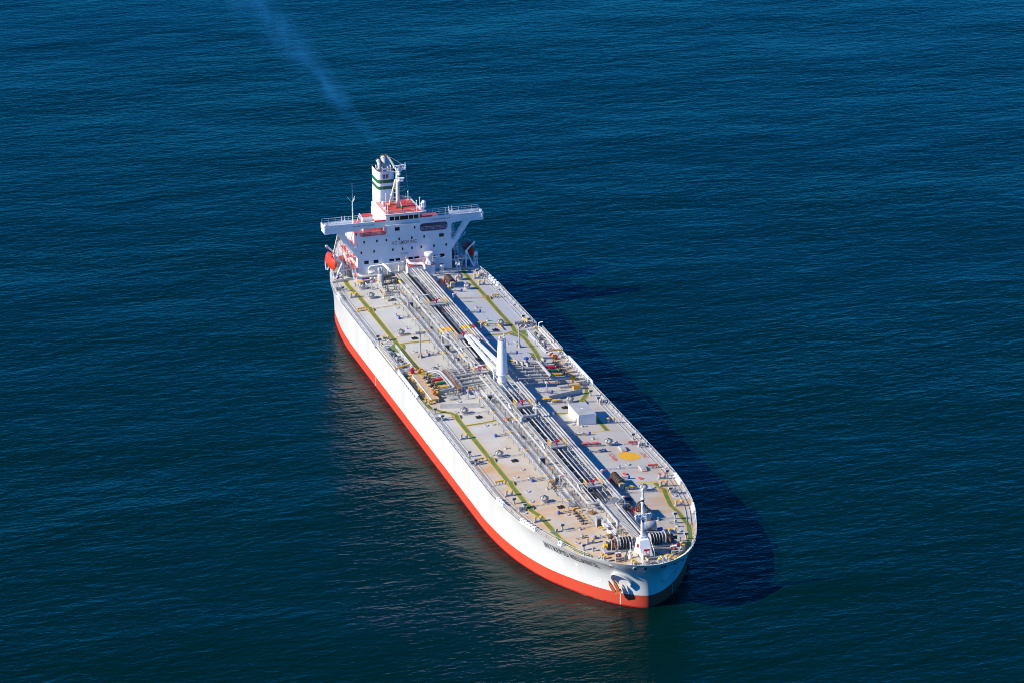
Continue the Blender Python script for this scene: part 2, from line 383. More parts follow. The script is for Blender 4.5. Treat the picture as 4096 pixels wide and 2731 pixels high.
def build_deck():
    g = MB(); xs = [-116.6] + list(range(-114, 28, 6)) + [30, 33, 36, 39, 42, 45, 48, 51, 54, 57, 60, 62.5, 65, 67.5, 69.5, 71.3, 73, 74.2, 75.3, 76.3, 77, 77.6, 78.0, 78.19]
    fr = [-1, -.75, -.5, -.25, 0, .25, .5, .75, 1]; n = len(fr)
    vs = [(x, f*yd(x), dz(x, f*yd(x))) for x in xs for f in fr]
    g.add(vs, [(i*n+j, (i+1)*n+j, (i+1)*n+j+1, i*n+j+1) for i in range(len(xs)-1) for j in range(n-1)])
    d = P("main_deck", g, "deck")
    g = MB(); xs = [-155.9, -152, -145, -138, -130, -124, -116.6]
    top = [(x, f*yd(x), dz(x, f*yd(x))+0.5) for x in xs for f in fr]
    g.add(top, [(i*n+j, (i+1)*n+j, (i+1)*n+j+1, i*n+j+1) for i in range(len(xs)-1) for j in range(n-1)])
    x = -116.6
    for j in range(n-1):
        a, b = fr[j]*yd(x), fr[j+1]*yd(x)
        g.add([(x, a, dz(x, a)), (x, b, dz(x, b)), (x, b, dz(x, b)+.5), (x, a, dz(x, a)+.5)], [(0, 1, 2, 3)])
    for sgn in (-1, 1):
        for a, b in zip(xs[:-1], xs[1:]):
            ya, yb = sgn*yd(a), sgn*yd(b)
            g.add([(a, ya, H), (b, yb, H), (b, yb, H+.5), (a, ya, H+.5)], [(0, 1, 2, 3)], 1)
    P("poop_deck", g, ["deck", "hull"])
    return d
deck = build_deck()

# ---- walkway and paint on the deck
RAMP = (-93.0, -15.2, 12.6, 26.9, 41.0)
def rampz(x):
    for r in RAMP:
        d = abs(x-r)
        if d < 1.5: return 0.45*min(1, (1.5-d)/0.7)
    return 0.0
def strip(g, pts, wd, m, lift, side=0.0, ramps=True, step=0.7):
    Q = []
    for a, b in zip(pts[:-1], pts[1:]):
        n = max(1, int(math.hypot(b[0]-a[0], b[1]-a[1])/step))
        Q += [(a[0]+(b[0]-a[0])*i/n, a[1]+(b[1]-a[1])*i/n) for i in range(n)]
    Q.append(pts[-1]); vs = []
    for i, q in enumerate(Q):
        a, b = Q[max(i-1, 0)], Q[min(i+1, len(Q)-1)]
        l = math.hypot(b[0]-a[0], b[1]-a[1]) or 1; nx, ny = -(b[1]-a[1])/l, (b[0]-a[0])/l
        for e in (-1, 1):
            x, y = q[0]+nx*(side+e*wd/2), q[1]+ny*(side+e*wd/2)
            vs.append((x, y, dz(x, y)+lift+(rampz(x) if ramps else 0)))
    g.add(vs, [(2*i+1, 2*i, 2*i+2, 2*i+3) for i in range(len(Q)-1)], m)
def walkway(name, pts, wd=1.05, ramps=True):
    g = MB(); strip(g, pts, wd, 0, 0.02, 0, ramps)
    for e in (-1, 1): strip(g, pts, 0.22, 1, 0.03, e*(wd/2+0.08), ramps)
    if ramps:
        x0, x1 = min(p[0] for p in pts), max(p[0] for p in pts)
        for r in RAMP:
            if x0+2 < r < x1-2:
                ys = [q for q in zip(pts[:-1], pts[1:]) if min(q[0][0], q[1][0]) <= r <= max(q[0][0], q[1][0])]
                if not ys: continue
                a, b = ys[0]; y = a[1]+(b[1]-a[1])*(r-a[0])/((b[0]-a[0]) or 1)
                for e in (-1, 1):
                    yy = y+e*(wd/2+0.17); z = dz(r, yy)
                    g.prism([(r-1.5, yy, z), (r+1.5, yy, z), (r+.8, yy, z+.45), (r-.8, yy, z+.45)], (0, 0.05*e, 0), 2)
    return g.build(name, ["green", "yellow", "rust"], deck)
walkway("walkway", [(-116.6, -15.9), (-113.4, -16.2), (-109.6, -16.0), (-103, -15.7), (-93.6, -15.6), (-71.4, -15.6), (-66.5, -15.6), (-54.2, -15.6), (-50, -15.4), (-46.6, -14.8), (-45.2, -16), (-44.8, -19.5), (-43, -19.9), (-25.7, -19.8), (-23.4, -19.4), (-20.6, -18.1), (-17.6, -15.6), (-14.6, -15.5), (28, -15.4), (42.6, -15.4), (46.2, -14.5), (59.3, -14.1), (62.9, -13.2), (66.5, -12.2), (69.4, -10.7)])
walkway("walkway", [(-66.4, -15.0), (-66.3, -12.5), (-65.2, -7.2)], 0.7, False)
walkway("walkway", [(-9.2, -14.9), (-9.0, -11.1), (-9.4, -6.4), (-9.2, -3.7)], 0.7, False)
walkway("walkway", [(-116.6, 15.5), (-112.5, 15.1), (-106.8, 15), (-92.7, 15), (-80, 14.8), (-70.5, 14.9), (-66.6, 14.4), (-62.5, 15.2), (-55.8, 15.2), (-50, 14.8), (-47, 14.4), (-44, 14.1)])
walkway("walkway", [(-66.6, 13.9), (-65, 11.5), (-64.8, 5.5)], 0.7, False)
walkway("walkway", [(-25.2, 19.3), (-21.4, 18.3), (-15.8, 14.9), (3.4, 14.9)])
walkway("walkway", [(-9, 4.6), (-9.1, 14.3)], 0.7, False)
walkway("walkway", [(36.0, 14.9), (39.4, 15.1), (41.4, 15.2), (49, 13.9), (52.8, 14.2), (60, 14.0), (65.8, 12.2), (71.0, 10.0), (73.4, 8.4), (75.6, 5.6), (76.8, 4.4)])
walkway("walkway", [(72.2, 1.6), (74.4, 4.0), (75.8, 5.1)], 0.8, False)
def patch(name, polys, m, lift=0.024):
    for p in polys: g = MB(); g.add([(x, y, dz(x, y)+lift) for x, y in p], [tuple(range(len(p)))], 0); g.build(name, m, deck)
patch("green_patch", [[(-67.5, -16.0), (-64.8, -18.8), (-61, -17.0), (-60.2, -15.5), (-64.0, -14.2), (-66.2, -13.8)], [(-46.8, -15.4), (-44.8, -15.6), (-42.6, -13.4), (-43.6, -12.9)], [(-68, 15.2), (-66.4, 17.8), (-62, 16.2), (-61, 14.9), (-64, 12.4), (-66, 12.4)], [(-50, 14.3), (-51.5, 12.8), (-48.5, 13.2), (-46.4, 14.0), (-44.4, 15.7), (-47.5, 15.8)]], "green")
def arc_band(g, cx, cy, r, wd, a0, a1, m=0, lift=0.02, n=14):
    vs = []
    for i in range(n+1):
        a = a0+(a1-a0)*i/n
        for e in (-.5, .5):
            x, y = cx+(r+e*wd)*math.cos(a), cy+(r+e*wd)*math.sin(a); vs.append((x, y, dz(x, y)+lift))
    g.add(vs, [(2*i, 2*i+1, 2*i+3, 2*i+2) for i in range(n)], m)
CX, CY = 19.5, 14.6
g = MB()
vs = [(CX, CY, dz(CX, CY)+.02)] + [(CX+2.6*math.cos(2*math.pi*i/40), CY+2.6*math.sin(2*math.pi*i/40), dz(CX+2.6*math.cos(2*math.pi*i/40), CY+2.6*math.sin(2*math.pi*i/40))+.02) for i in range(40)]
g.add(vs, [(0, i+1, (i+1) % 40+1) for i in range(40)])
g.build("winching_circle", "amber", deck)
for cc in (180, 0):
    g = MB()
    for k in range(-3, 3):
        a0 = R(cc+1+k*14.5); a1 = R(cc-1+(k+1)*14.5)
        y0, y1 = CY+16*math.sin(a0), CY+16*math.sin(a1)
        if max(y0, y1) > 20.5 or min(y0, y1) < 4.5: continue
        arc_band(g, CX, CY, 16, 0.32, a0, a1)
    g.build("arc_marking", "amber", deck)

def text_mesh(s, size, bold=0.0, spacing=1.0):
    cu = bpy.data.curves.new("t", 'FONT'); cu.body = s; cu.size = 1.0; cu.offset = bold; cu.space_character = spacing; cu.resolution_u = 3
    o = bpy.data.objects.new("t", cu); COL.objects.link(o)
    dg = bpy.context.evaluated_depsgraph_get(); me = bpy.data.meshes.new_from_object(o.evaluated_get(dg))
    vs = [tuple(v.co) for v in me.vertices]; fs = [tuple(p.vertices) for p in me.polygons]
    bpy.data.objects.remove(o); bpy.data.curves.remove(cu); bpy.data.meshes.remove(me)
    x0 = min(v[0] for v in vs); x1 = max(v[0] for v in vs); y0 = min(v[1] for v in vs); y1 = max(v[1] for v in vs)
    return [((v[0]-x0)/(x1-x0), (v[1]-y0)/(y1-y0)) for v in vs], fs
def lettering(name, s, fn, m, parent, bold=0.0, spacing=1.0):
    vs, fs = text_mesh(s, 1, bold, spacing); g = MB(); g.add([fn(u, v) for u, v in vs], fs)
    return g.build(name, m, parent)
def flat_deck_text(s, x0, x1, yb, yt):
    lettering("deck_lettering", s, lambda u, v: (x0+(x1-x0)*u, yb+(yt-yb)*v, dz(x0+(x1-x0)*u, yb+(yt-yb)*v)+.025), "line", deck, 0.02, 1.1)
flat_deck_text("WINCH", 21.9, 17.4, 11.5, 10.2)
flat_deck_text("ONLY", 21.3, 17.6, 18.8, 17.6)

# ---- writing and marks on the hull
def onhull(x, z, off=0.04):
    y = yhull(x, z); e = 0.3; d = (yhull(x+e, z)-yhull(x-e, z))/(2*e); l = math.hypot(1, d)
    return (x - d/l*off, -(y+off/l), z)
def arc_x(x0, u, length):
    x = x0; s = 0.0; st = 0.05
    while s < u*length and x < 74:
        x += st; s += math.hypot(st, yhull(x, 8.5)-yhull(x-st, 8.5))
    return x
XL = [arc_x(55.3, i/60, 15.8) for i in range(61)]
def xl(u): i = min(int(u*60), 59); return XL[i]+(XL[i+1]-XL[i])*(u*60-i)
for word, ua, ub in (("INTREPID", 0.0, .475), ("RELIANCE", .525, 1.0)):
    lettering("ship_name", word, lambda u, v: onhull(xl(min(.999, ua+(ub-ua)*u)), 7.65+1.45*v, .07), "ink", hull, 0.010, 1.22)
g = MB()
for k in range(16):
    z = 0.15+k*0.155; x = 71.75
    a = onhull(x, z); b = onhull(x+0.16, z); c = onhull(x+0.16, z+0.085); d = onhull(x, z+0.085); g.add([a, b, c, d], [(0, 1, 2, 3)])
g.build("draught_marks", "white", hull); g = MB()
for k in range(16):
    z = 0.15+k*0.155
    q = [onhull(70.2+dx, z+h) for dx, h in ((0, 0), (.16, 0), (.16, .085), (0, .085))]
    g.add([(x, -y, z) for x, y, z in q], [(3, 2, 1, 0)])
g.build("draught_marks", "white", hull); g = MB()
for x in (-67.4,):
    g.add([onhull(x, .45), onhull(x+.3, .45), onhull(x+.3, 2.6), onhull(x, 2.6)], [(0, 1, 2, 3)])
g.build("load_gauge", "white", hull)
for x, zt in ((63.3, 5.4), (35.4, 5.6), (-76.7, 5.7), (-99, 6.2)):      # tug marks: arrow outlines
    g = MB()
    for a, b in (((0, 0), (.16, 1.1)), ((-.35, 1.1), (.51, 1.35))):
        g.add([onhull(x+a[0], zt+a[1], .03), onhull(x+b[0], zt+a[1], .03), onhull(x+b[0], zt+b[1], .03), onhull(x+a[0], zt+b[1], .03)], [(0, 1, 2, 3)])
    g.build("tug_mark", "white", hull)
g = MB()
for i in range(10):                                                     # bulb mark
    a0, a1 = R(-150+i*24), R(-150+(i+1)*24)
    q = [onhull(68.0+r*math.cos(a)*1.1, 4.6+r*math.sin(a), .03) for a, r in ((a0, .34), (a0, .5), (a1, .5), (a1, .34))]
    g.add(q, [(0, 1, 2, 3)])
g.build("bulb_mark", "white", hull)
for x, z0, z1, w_ in ((64.6, 2.75, 3.9, .2), (-40.6, 5.2, 9.3, .12), (-28.0, 6.0, 10.2, .1), (-55, 6.5, 10.2, .14), (15, 7.2, 10.2, .12), (36.2, 8.6, 10.2, .3), (37.5, 8.9, 10.2, .25), (50.2, 9.0, 10.2, .3), (51.4, 9.2, 10.2, .25), (-84, 5.5, 10.2, .1), (2, 5, 10.2, .08), (45, 6.8, 7.4, .1), (-12, 7.5, 10.2, .12)):
    g = MB(); n = 5
    q = [onhull(x+e*w_/2*(1 if k else 1.0)*(.4+.6*k/n), z0+(z1-z0)*k/n, .012) for k in range(n+1) for e in (-1, 1)]
    g.add(q, [(2*k, 2*k+1, 2*k+3, 2*k+2) for k in range(n)]); g.build("rust_streak", "streak", hull)

# ---- bulwark at the bow and plates amidships
def edge_pts(xs, sgn, off=0.0): return [(x, sgn*(yd(x)-off)) for x in xs]
def build_bulwark():
    g = MB()
    path = edge_pts([66.5, 68.5, 70.2, 71.8, 73.2, 74.4, 75.4, 76.3, 77, 77.6, 78.0], -1) + [(78.2, -0.9), (78.22, 0.9)] + edge_pts([78.0, 77.6, 77, 76.3, 75.4, 74.4, 73.4, 72.4, 71.4], 1)
    vs = []
    n = len(path)
    for i, (x, y) in enumerate(path):
        a, b = path[max(i-1, 0)], path[min(i+1, n-1)]; l = math.hypot(b[0]-a[0], b[1]-a[1]); nx, ny = (b[1]-a[1])/l, -(b[0]-a[0])/l
        h = 0.95*min(1.0, i/4.0+0.02) if i < 4 else 0.95
        if i > n-5: h += 0.25*(i-(n-5))
        fl = (0.35+0.35*math.sin(math.pi*i/(n-1)))*h
        for off, z in ((0.0, H), (fl, H+h), (fl-.14, H+h), (-.14, H-.05+0.0)):
            vs.append((x+nx*off, y+ny*off, z+(0.0 if z > H else 0)))
    g.add(vs, [(i*4+j, (i+1)*4+j, (i+1)*4+j+1, i*4+j+1) for i in range(n-1) for j in range(3)], 0, False)
    for e in (0, n-1): g.add([vs[e*4+k] for k in range(4)], [(0, 1, 2, 3)])
    # inner stays
    for i in range(1, n-1):
        for q in ((0.0, 0.5) if i > 10 else (0.0,)):
            x = path[i][0]+(path[i+1][0]-path[i][0])*q; y = path[i][1]+(path[i+1][1]-path[i][1])*q
            a, b = path[i], path[i+1]; l = math.hypot(b[0]-a[0], b[1]-a[1]) or 1; nx, ny = (b[1]-a[1])/l, -(b[0]-a[0])/l; tx, ty = (b[0]-a[0])/l, (b[1]-a[1])/l
            z = H
            g.prism([(x-nx*.2, y-ny*.2, z), (x-nx*.85, y-ny*.85, z+.08), (x+nx*.05, y+ny*.05, z+.95)], (tx*.07, ty*.07, 0))
    g.build("bulwark", "hull", hull)
    for sgn in (-1, 1):
        g = MB(); x0, x1 = (-46.2, -28.6) if sgn < 0 else (-43.6, -25.4)
        y = sgn*20.93
        g.box(((x0+x1)/2, y, H+1.02), (x1-x0, .12, .75)); g.box(((x0+x1)/2, y-sgn*.1, H+1.42), (x1-x0+.2, .4, .1))
        k = x0+.3
        while k < x1:
            g.box((k, y, H+.32), (.5, .12, .64))
            g.prism([(k, y-sgn*.06, H), (k, y-sgn*1.0, H+.06), (k, y-sgn*.06, H+1.3)], (.09, 0, 0)); k += 1.75
        g.build("bulwark", "white", hull)
build_bulwark()


# ---- fairlead openings in the bow, anchor pocket, anchor and chain
for sgn, x, z, wd_, hh in ((-1, 74.4, 10.15, 1.0, .4), (-1, 77.25, 10.25, 1.0, .62), (-1, 77.95, 10.35, .9, .6), (1, 78.15, 10.4, .8, .5), (1, 77.9, 10.3, .8, .55), (1, 76.9, 10.2, .8, .55), (1, 75.3, 10.0, .8, .55)):
    y = sgn*yd(x) if x < 78.1 else (-0.4 if sgn < 0 else 1.5)
    e = .25; d = (yd(x+e)-yd(x-e))/(2*e) if x < 77.7 else -9.0; l = math.hypot(1, d)
    n = Vector((-d/l, sgn/l, -0.25)).normalized(); t = Vector((1/l, sgn*d/l, 0)); v = n.cross(t).normalized()
    c = Vector((x, y, z)) + n*0.05
    g = MB(); k = 14
    for (a, b, off, mi) in ((1.0, 1.0, .06, 0), (.74, .70, .09, 1)):
        ring = [c + n*off + t*(wd_/2*a*math.cos(2*math.pi*i/k)) + v*(hh/2*b*math.sin(2*math.pi*i/k)) for i in range(k)]
        back = [p - n*.25 for p in ring]
        g.add(ring+back, [tuple(range(k))]+[(i, (i+1) % k, k+(i+1) % k, k+i) for i in range(k)], mi)
    g.build("fairlead", ["grey", "black"], hull)
for sgn in (-1, 1):
    g = MB(); r = 1.75
    tx, ty = (0.70, -0.71) ; nx, ny = 0.71, 0.70
    pts = []
    for i in range(19):
        a = R(195 - i*13.5); u = r*1.12*math.cos(a); v = r*math.sin(a); x = 72.3+tx*u; z = 5.95+v
        y = yhull(x, z)-.15
        pts.append((x, y, z))
    vs = []
    for x, y, z in pts:
        for off, dr in ((0, 0), (.95, 0.05), (.95, -.28), (0, -.28)):
            zz = z+dr*(1 if z > 5.95 else .2); vs.append((x+nx*off, sgn*(y+ny*off), zz))
    n = len(pts)
    g.add(vs, [((i*4+j), (i+1)*4+j, (i+1)*4+(j+1) % 4, i*4+(j+1) % 4) for i in range(n-1) for j in range(4)], 0, False)
    for e in (0, n-1): g.add([vs[e*4+k] for k in range(4)], [(0, 1, 2, 3)])
    g.build("anchor_pocket", "hull", hull)
def anchor():
    root = tag(empty("anchor", (72.2, -6.15, 5.0)), "orange stockless anchor hanging in the white pocket at the bow", "anchor")
    root.scale = (.82, .82, .82); t = Vector((0.70, 0.71, 0)); n = Vector((0.71, -0.70, 0)); up_ = Vector((0, 0, 1))
    def q(u, v, o):        # the anchor hangs slewed, crown towards the stem
        return t*(u*.91-v*.42) + n*o + up_*(u*.42+v*.91)
    for sgn in (-1, 1):
        g = MB(); a = .62*sgn-.2
        g.prism([q(a-.42, -1.5, .85), q(a+.42, -1.5, .85), q(a+.36+.1*sgn, .4, 1.15), q(a-.1+.1*sgn, 1.7, 1.2), q(a-.42+.1*sgn, .4, 1.15)], n*.4)
        g.build("fluke", "anch", root)
    g = MB(); g.prism([q(-1.0, -1.45, .6), q(.9, -1.3, .6), q(1.1, -1.7, .6), q(.7, -2.2, .6), q(-.7, -2.3, .6), q(-1.05, -2.0, .6)], n*.5); g.build("crown", "anch", root)
    g = MB(); g.tube([q(-.1, -1.6, .8), q(-.1, 1.1, .62)], .2, 6); g.build("shank", "white", root)
anchor()
g = MB()
for i in range(24):
    z = 3.4 - i*.34; c = (70.0+.03*i, yhull(70.0, max(z, ZP))+.95-.03*i, z)
    g.torus(c, .17, .055, 'y' if i % 2 else 'x', 8, 4)
tag(g.build("anchor_chain", "dark"), "dark anchor chain running from the port bow pocket into the sea", "chain")

# ------------------------------------------------------------------ accommodation block
def build_house():
    FX = -116.7
    g = MB()
    # portal screen: the front plate with slots and triangular openings, built of quads around them
    T = 0.35
    def plate(poly, m=0): g.prism([(FX-T, y, z) for y, z in poly], (T, 0, 0), m)
    def rounded(y0, y1, z0, z1, r0, k=5):
        out = []
        for cy, cz, a0 in ((y1-r0, z1-r0, 0), (y0+r0, z1-r0, 90), (y0+r0, z0+r0, 180), (y1-r0, z0+r0, 270)):
            for i in range(k+1): a = R(a0+90*i/k); out.append((cy+r0*math.cos(a), cz+r0*math.sin(a)))
        return out
    BASE = dz(FX, 12.6)-.1
    outer = [(-12.6, BASE), (12.6, BASE), (12.6, 16.5), (17.6, 23.75), (21.2, 23.75), (21.2, 25.95), (-21.2, 25.95), (-21.2, 23.75), (-17.6, 23.75), (-12.6, 16.5)]
    slotS = rounded(-12.0, -4.7, 22.1, 24.3, .75); slotP = rounded(4.1, 11.55, 22.05, 24.25, .85)
    def tri(s): return [(s*12.5+s*.0, 19.5), (s*12.75, 19.2), (s*13.15, 19.3), (s*15.7, 22.9), (s*15.75, 23.6), (s*15.3, 23.85), (s*13.1, 23.85), (s*12.55, 23.4)]
    holes = [slotS, slotP, tri(-1), tri(1)]
    import bmesh
    b = bmesh.new()
    def loop(pts): 
        vs = [b.verts.new((FX, y, z)) for y, z in pts]
        return [b.edges.new((vs[i], vs[(i+1) % len(vs)])) for i in range(len(vs))]
    es = loop(outer)
    for h in holes: es += loop(h)
    bmesh.ops.triangle_fill(b, use_beauty=True, use_dissolve=False, edges=es)
    b.verts.index_update()
    vs = [tuple(v.co) for v in b.verts]; fs = [tuple(v.index for v in f.verts) for f in b.faces]; b.free()
    def orient(f, sgn):
        a, c, d = (Vector(vs[i]) for i in f[:3]); n = (c-a).cross(d-a).x
        return f if n*sgn > 0 else f[::-1]
    g.add(vs, [orient(f, 1) for f in fs]); g.add([(x-T, y, z) for x, y, z in vs], [orient(f, -1) for f in fs])
    for poly, inv in [(outer, 1)] + [(h, -1) for h in holes]:
        n = len(poly)
        for i in range(n):
            (y0, z0), (y1, z1) = poly[i], poly[(i+1) % n]
            g.add([(FX, y0, z0), (FX-T, y0, z0), (FX-T, y1, z1), (FX, y1, z1)], [(0, 1, 2, 3) if inv > 0 else (3, 2, 1, 0)])
    # body behind the screen
    B1 = -131.5
    g.box(((FX-T+B1)/2, 0, (10.9+22)/2), (FX-T-B1, 25.0, 11.1))
    g.box((-124.1, -0.2, 23.35), (14.0, 8.6, 2.7))
    # bridge wing floor and after bulwark
    g.box((-118.8, 0, 24.72), (3.5, 42.2, .22)); g.box((-120.52, -16.8, 25.25), (.1, 8.6, .85)); g.box((-120.52, 17.0, 25.25), (.1, 8.2, .85))
    for s in (-1, 1): g.box((-118.75, s*21.12, 25.2), (3.6, .14, 1.5)); g.box((-118.9, s*20.7, 23.95), (3.2, .9, .4))
    # side braces of the wings behind the screen
    for s in (-1, 1): g.prism([(-120.4, s*12.9, 17.0), (-120.4, s*13.5, 17.0), (-120.4, s*18.0, 23.75), (-120.4, s*17.2, 23.75)], (.3, 0, 0))
    house = P("accommodation_block", g, "white")
    # red decks: house top inside the slots, side galleries
    for yy, w_ in ((-8.5, 7.8), (8.3, 8.2)):
        g = MB(); g.box((-124.2, yy, 22.06), (14.4, w_, .08)); g.build("red_deck", "reddeck", house)
    for s in (-1, 1):
        for z, x0, x1, yo in ((13.6, -128.5, -116.9, 15.6), (16.35, -128.5, -118.6, 15.0), (19.1, -128, -120.4, 14.6)):
            g = MB(); y0, y1 = s*12.55, s*yo
            g.box(((x0+x1)/2, (y0+y1)/2, z), (x1-x0, abs(y1-y0), .18), 0, 0); g.box(((x0+x1)/2, (y0+y1)/2, z+.11), (x1-x0-.1, abs(y1-y0)-.1, .05), 0, 1)
            for x in (x0+.5, (x0+x1)/2, x1-.4): g.tube([(x, y1-s*.15, z-2.6), (x, y1-s*.15, z)], .09, 4)
            g.rail([(x0, y1, z), (x1, y1, z), (x1, y0+s*.8, z)], 1.0, 3, .05, 1.5)
            g.build("side_gallery", ["white", "reddeck"], house)
        for (xa, za, xb, zb, y) in ((-119.5, 16.4, -123.5, 19.2, 13.6), (-120, 19.2, -125, 22.0, 14.2), (-118.2, 13.7, -122.5, 16.4, 14.5), (-121.5, 22, -124.5, 24.8, 14.4), (-114.2, 11.3, -117.2, 13.7, 13.8)):
            g = MB()
            for e in (-.4, .4):
                g.tube([(xa, s*(y+e), za), (xb, s*(y+e), zb)], .09, 4); g.tube([(xa, s*(y+e), za+1), (xb, s*(y+e), zb+1)], .05, 4)
                for q in (0, .33, .66, 1): g.tube([(xa+(xb-xa)*q, s*(y+e), za+(zb-za)*q), (xa+(xb-xa)*q, s*(y+e), za+(zb-za)*q+1)], .04, 4)
            for i in range(1, 10): g.box((xa+(xb-xa)*i/10, s*y, za+(zb-za)*i/10), (.28, .8, .05), 0, 0)
            g.build("stair", "white", house)
    # windows: frame + dark pane
    def window(y0, y1, z0, z1, x=FX, par=house):
        g = MB(); t = .09
        g.box((x+.03, (y0+y1)/2, z1+t/2), (.08, y1-y0+2*t, t)); g.box((x+.03, (y0+y1)/2, z0-t/2), (.08, y1-y0+2*t, t))
        g.box((x+.03, y0-t/2, (z0+z1)/2), (.08, t, z1-z0)); g.box((x+.03, y1+t/2, (z0+z1)/2), (.08, t, z1-z0))
        g.box((x+.012, (y0+y1)/2, (z0+z1)/2), (.02, y1-y0, z1-z0), 0, 1)
        g.build("window", ["white", "glass"], par)
    for y in (-10.8, -7.4, -4.9, -1.5, 1.9, 5.2): window(y-.22, y+.22, 20.35, 21.05)
    for y in (-11.6, -8.2, -3.2, -.6, 1.9, 4.4, 7.8, 11.1): window(y-.22, y+.22, 17.6, 18.3)
    window(2.48, 2.92, 23.05, 23.75)
    for y0, y1, z0, z1 in ((-2.6, -1.3, 22.95, 23.9), (9.2, 10.5, 20.2, 21.1), (-10.9, -9.7, 14.75, 15.65), (-8.4, -7.1, 14.75, 15.65), (-4.2, -2.9, 14.85, 15.5), (-2.5, -1.3, 14.85, 15.5), (.9, 2.1, 14.85, 15.5), (2.5, 3.8, 14.85, 15.5), (6.8, 8.0, 14.7, 15.5), (9.3, 10.6, 14.7, 15.6)): window(y0, y1, z0, z1)
    fx = FX+.02
    lettering("lettering", "NO SMOKING", lambda u, v: (fx, -3.45+6.6*u, 19.2+.98*v), "maroon", house, .008, 1.25)
    lettering("lettering", "IMO 9262924", lambda u, v: (fx, -1.1+2.0*u, 16.58+.24*v), "maroon", house, .02, 1.1)
    lettering("lettering", "WORK SAFELY  PREVENT ACCIDENT", lambda u, v: (fx, -13.8+5.8*u, 24.95+.3*v), "ink", house, .02, 1.15)
    lettering("lettering", "BE CLEAN  AVOID POLLUTION", lambda u, v: (fx, 7.6+4.6*u, 24.95+.3*v), "ink", house, .02, 1.15)
    # horizontal trim, rails in the slots
    g = MB()
    for y0, y1, z in ((-11.9, -2.6, 21.75), (-15.4, -11.9, 24.05), (12.6, 21.0, 24.0)): g.tube([(FX+.05, y0, z), (FX+.05, y1, z)], .05, 4)
    g.tube([(FX+.05, -21.0, 23.78), (FX+.05, -17.7, 23.78)], .05, 4)
    for y0, y1, z in ((-12.6, 12.6, 16.55), (-12.6, 12.6, 13.75)): g.box((FX+.015, 0, z), (.03, y1-y0, .05))
    g.build("trim", "white", house)
    for y0, y1 in ((-11.9, -4.8), (4.2, 11.45)):
        g = MB(); g.rail([(FX-.5, y0, 22.1), (FX-.5, y1, 22.1)], 1.0, 3, .035, 1.7); g.build("railing", "white", house)
    for y0, y1 in ((-20.9, -10.4), (5.0, 20.9)):
        g = MB(); g.rail([(-120.5, y0, 24.85), (-120.5, y1, 24.85)], 1.9, 4, .045, 1.8); g.rail([(FX-.2, y0, 25.9), (FX-.2, y1, 25.9)], .45, 1, .05, 2.1); g.build("railing", "white", house)
    for s in (-1, 1):
        g = MB(); g.box((-117.4, s*20.7, 26.15), (.5, .5, .5)); g.rev((-116.75, s*20.75, 26.1), [(.22, 0), (.28, .35)], 10, 0, True, 'x'); g.box((-116.6, s*20.9, 25.0), (.1, .3, .9)); g.build("signal_light", "white", house)
    g = MB(); g.box((FX+.16, 0.55, 16.1), (.3, .9, .9)); g.build("vent_box", "white", house)
    for y0, y1 in ((-7.9, -4.9), (4.2, 7.4)):
        g = MB(); g.box((FX-.1, (y0+y1)/2, 26.08), (.5, y1-y0, .22)); g.build("red_screen", "scarlet", house)
    # small red-roofed hut and stair on the starboard wing
    g = MB(); g.box((-122.3, -8.6, 25.4), (2.4, 2.6, 1.3)); g.box((-122.3, -8.6, 26.1), (2.6, 2.8, .12), 0, 1); g.box((-122.3, -8.6, 23.4), (2.2, 2.4, 2.7)); g.build("red_roofed_hut", ["white", "reddeck"], house)
    g = MB(); g.rail([(-123.5, -10.2, 24.85), (-120.7, -10.2, 24.85)], 1.5, 4, .05, .8); g.tube([(-121, -11.6, 24.8), (-123.5, -10.2, 26.3)], .08, 4); g.build("railing", "white", house)
    return house
house = build_house()

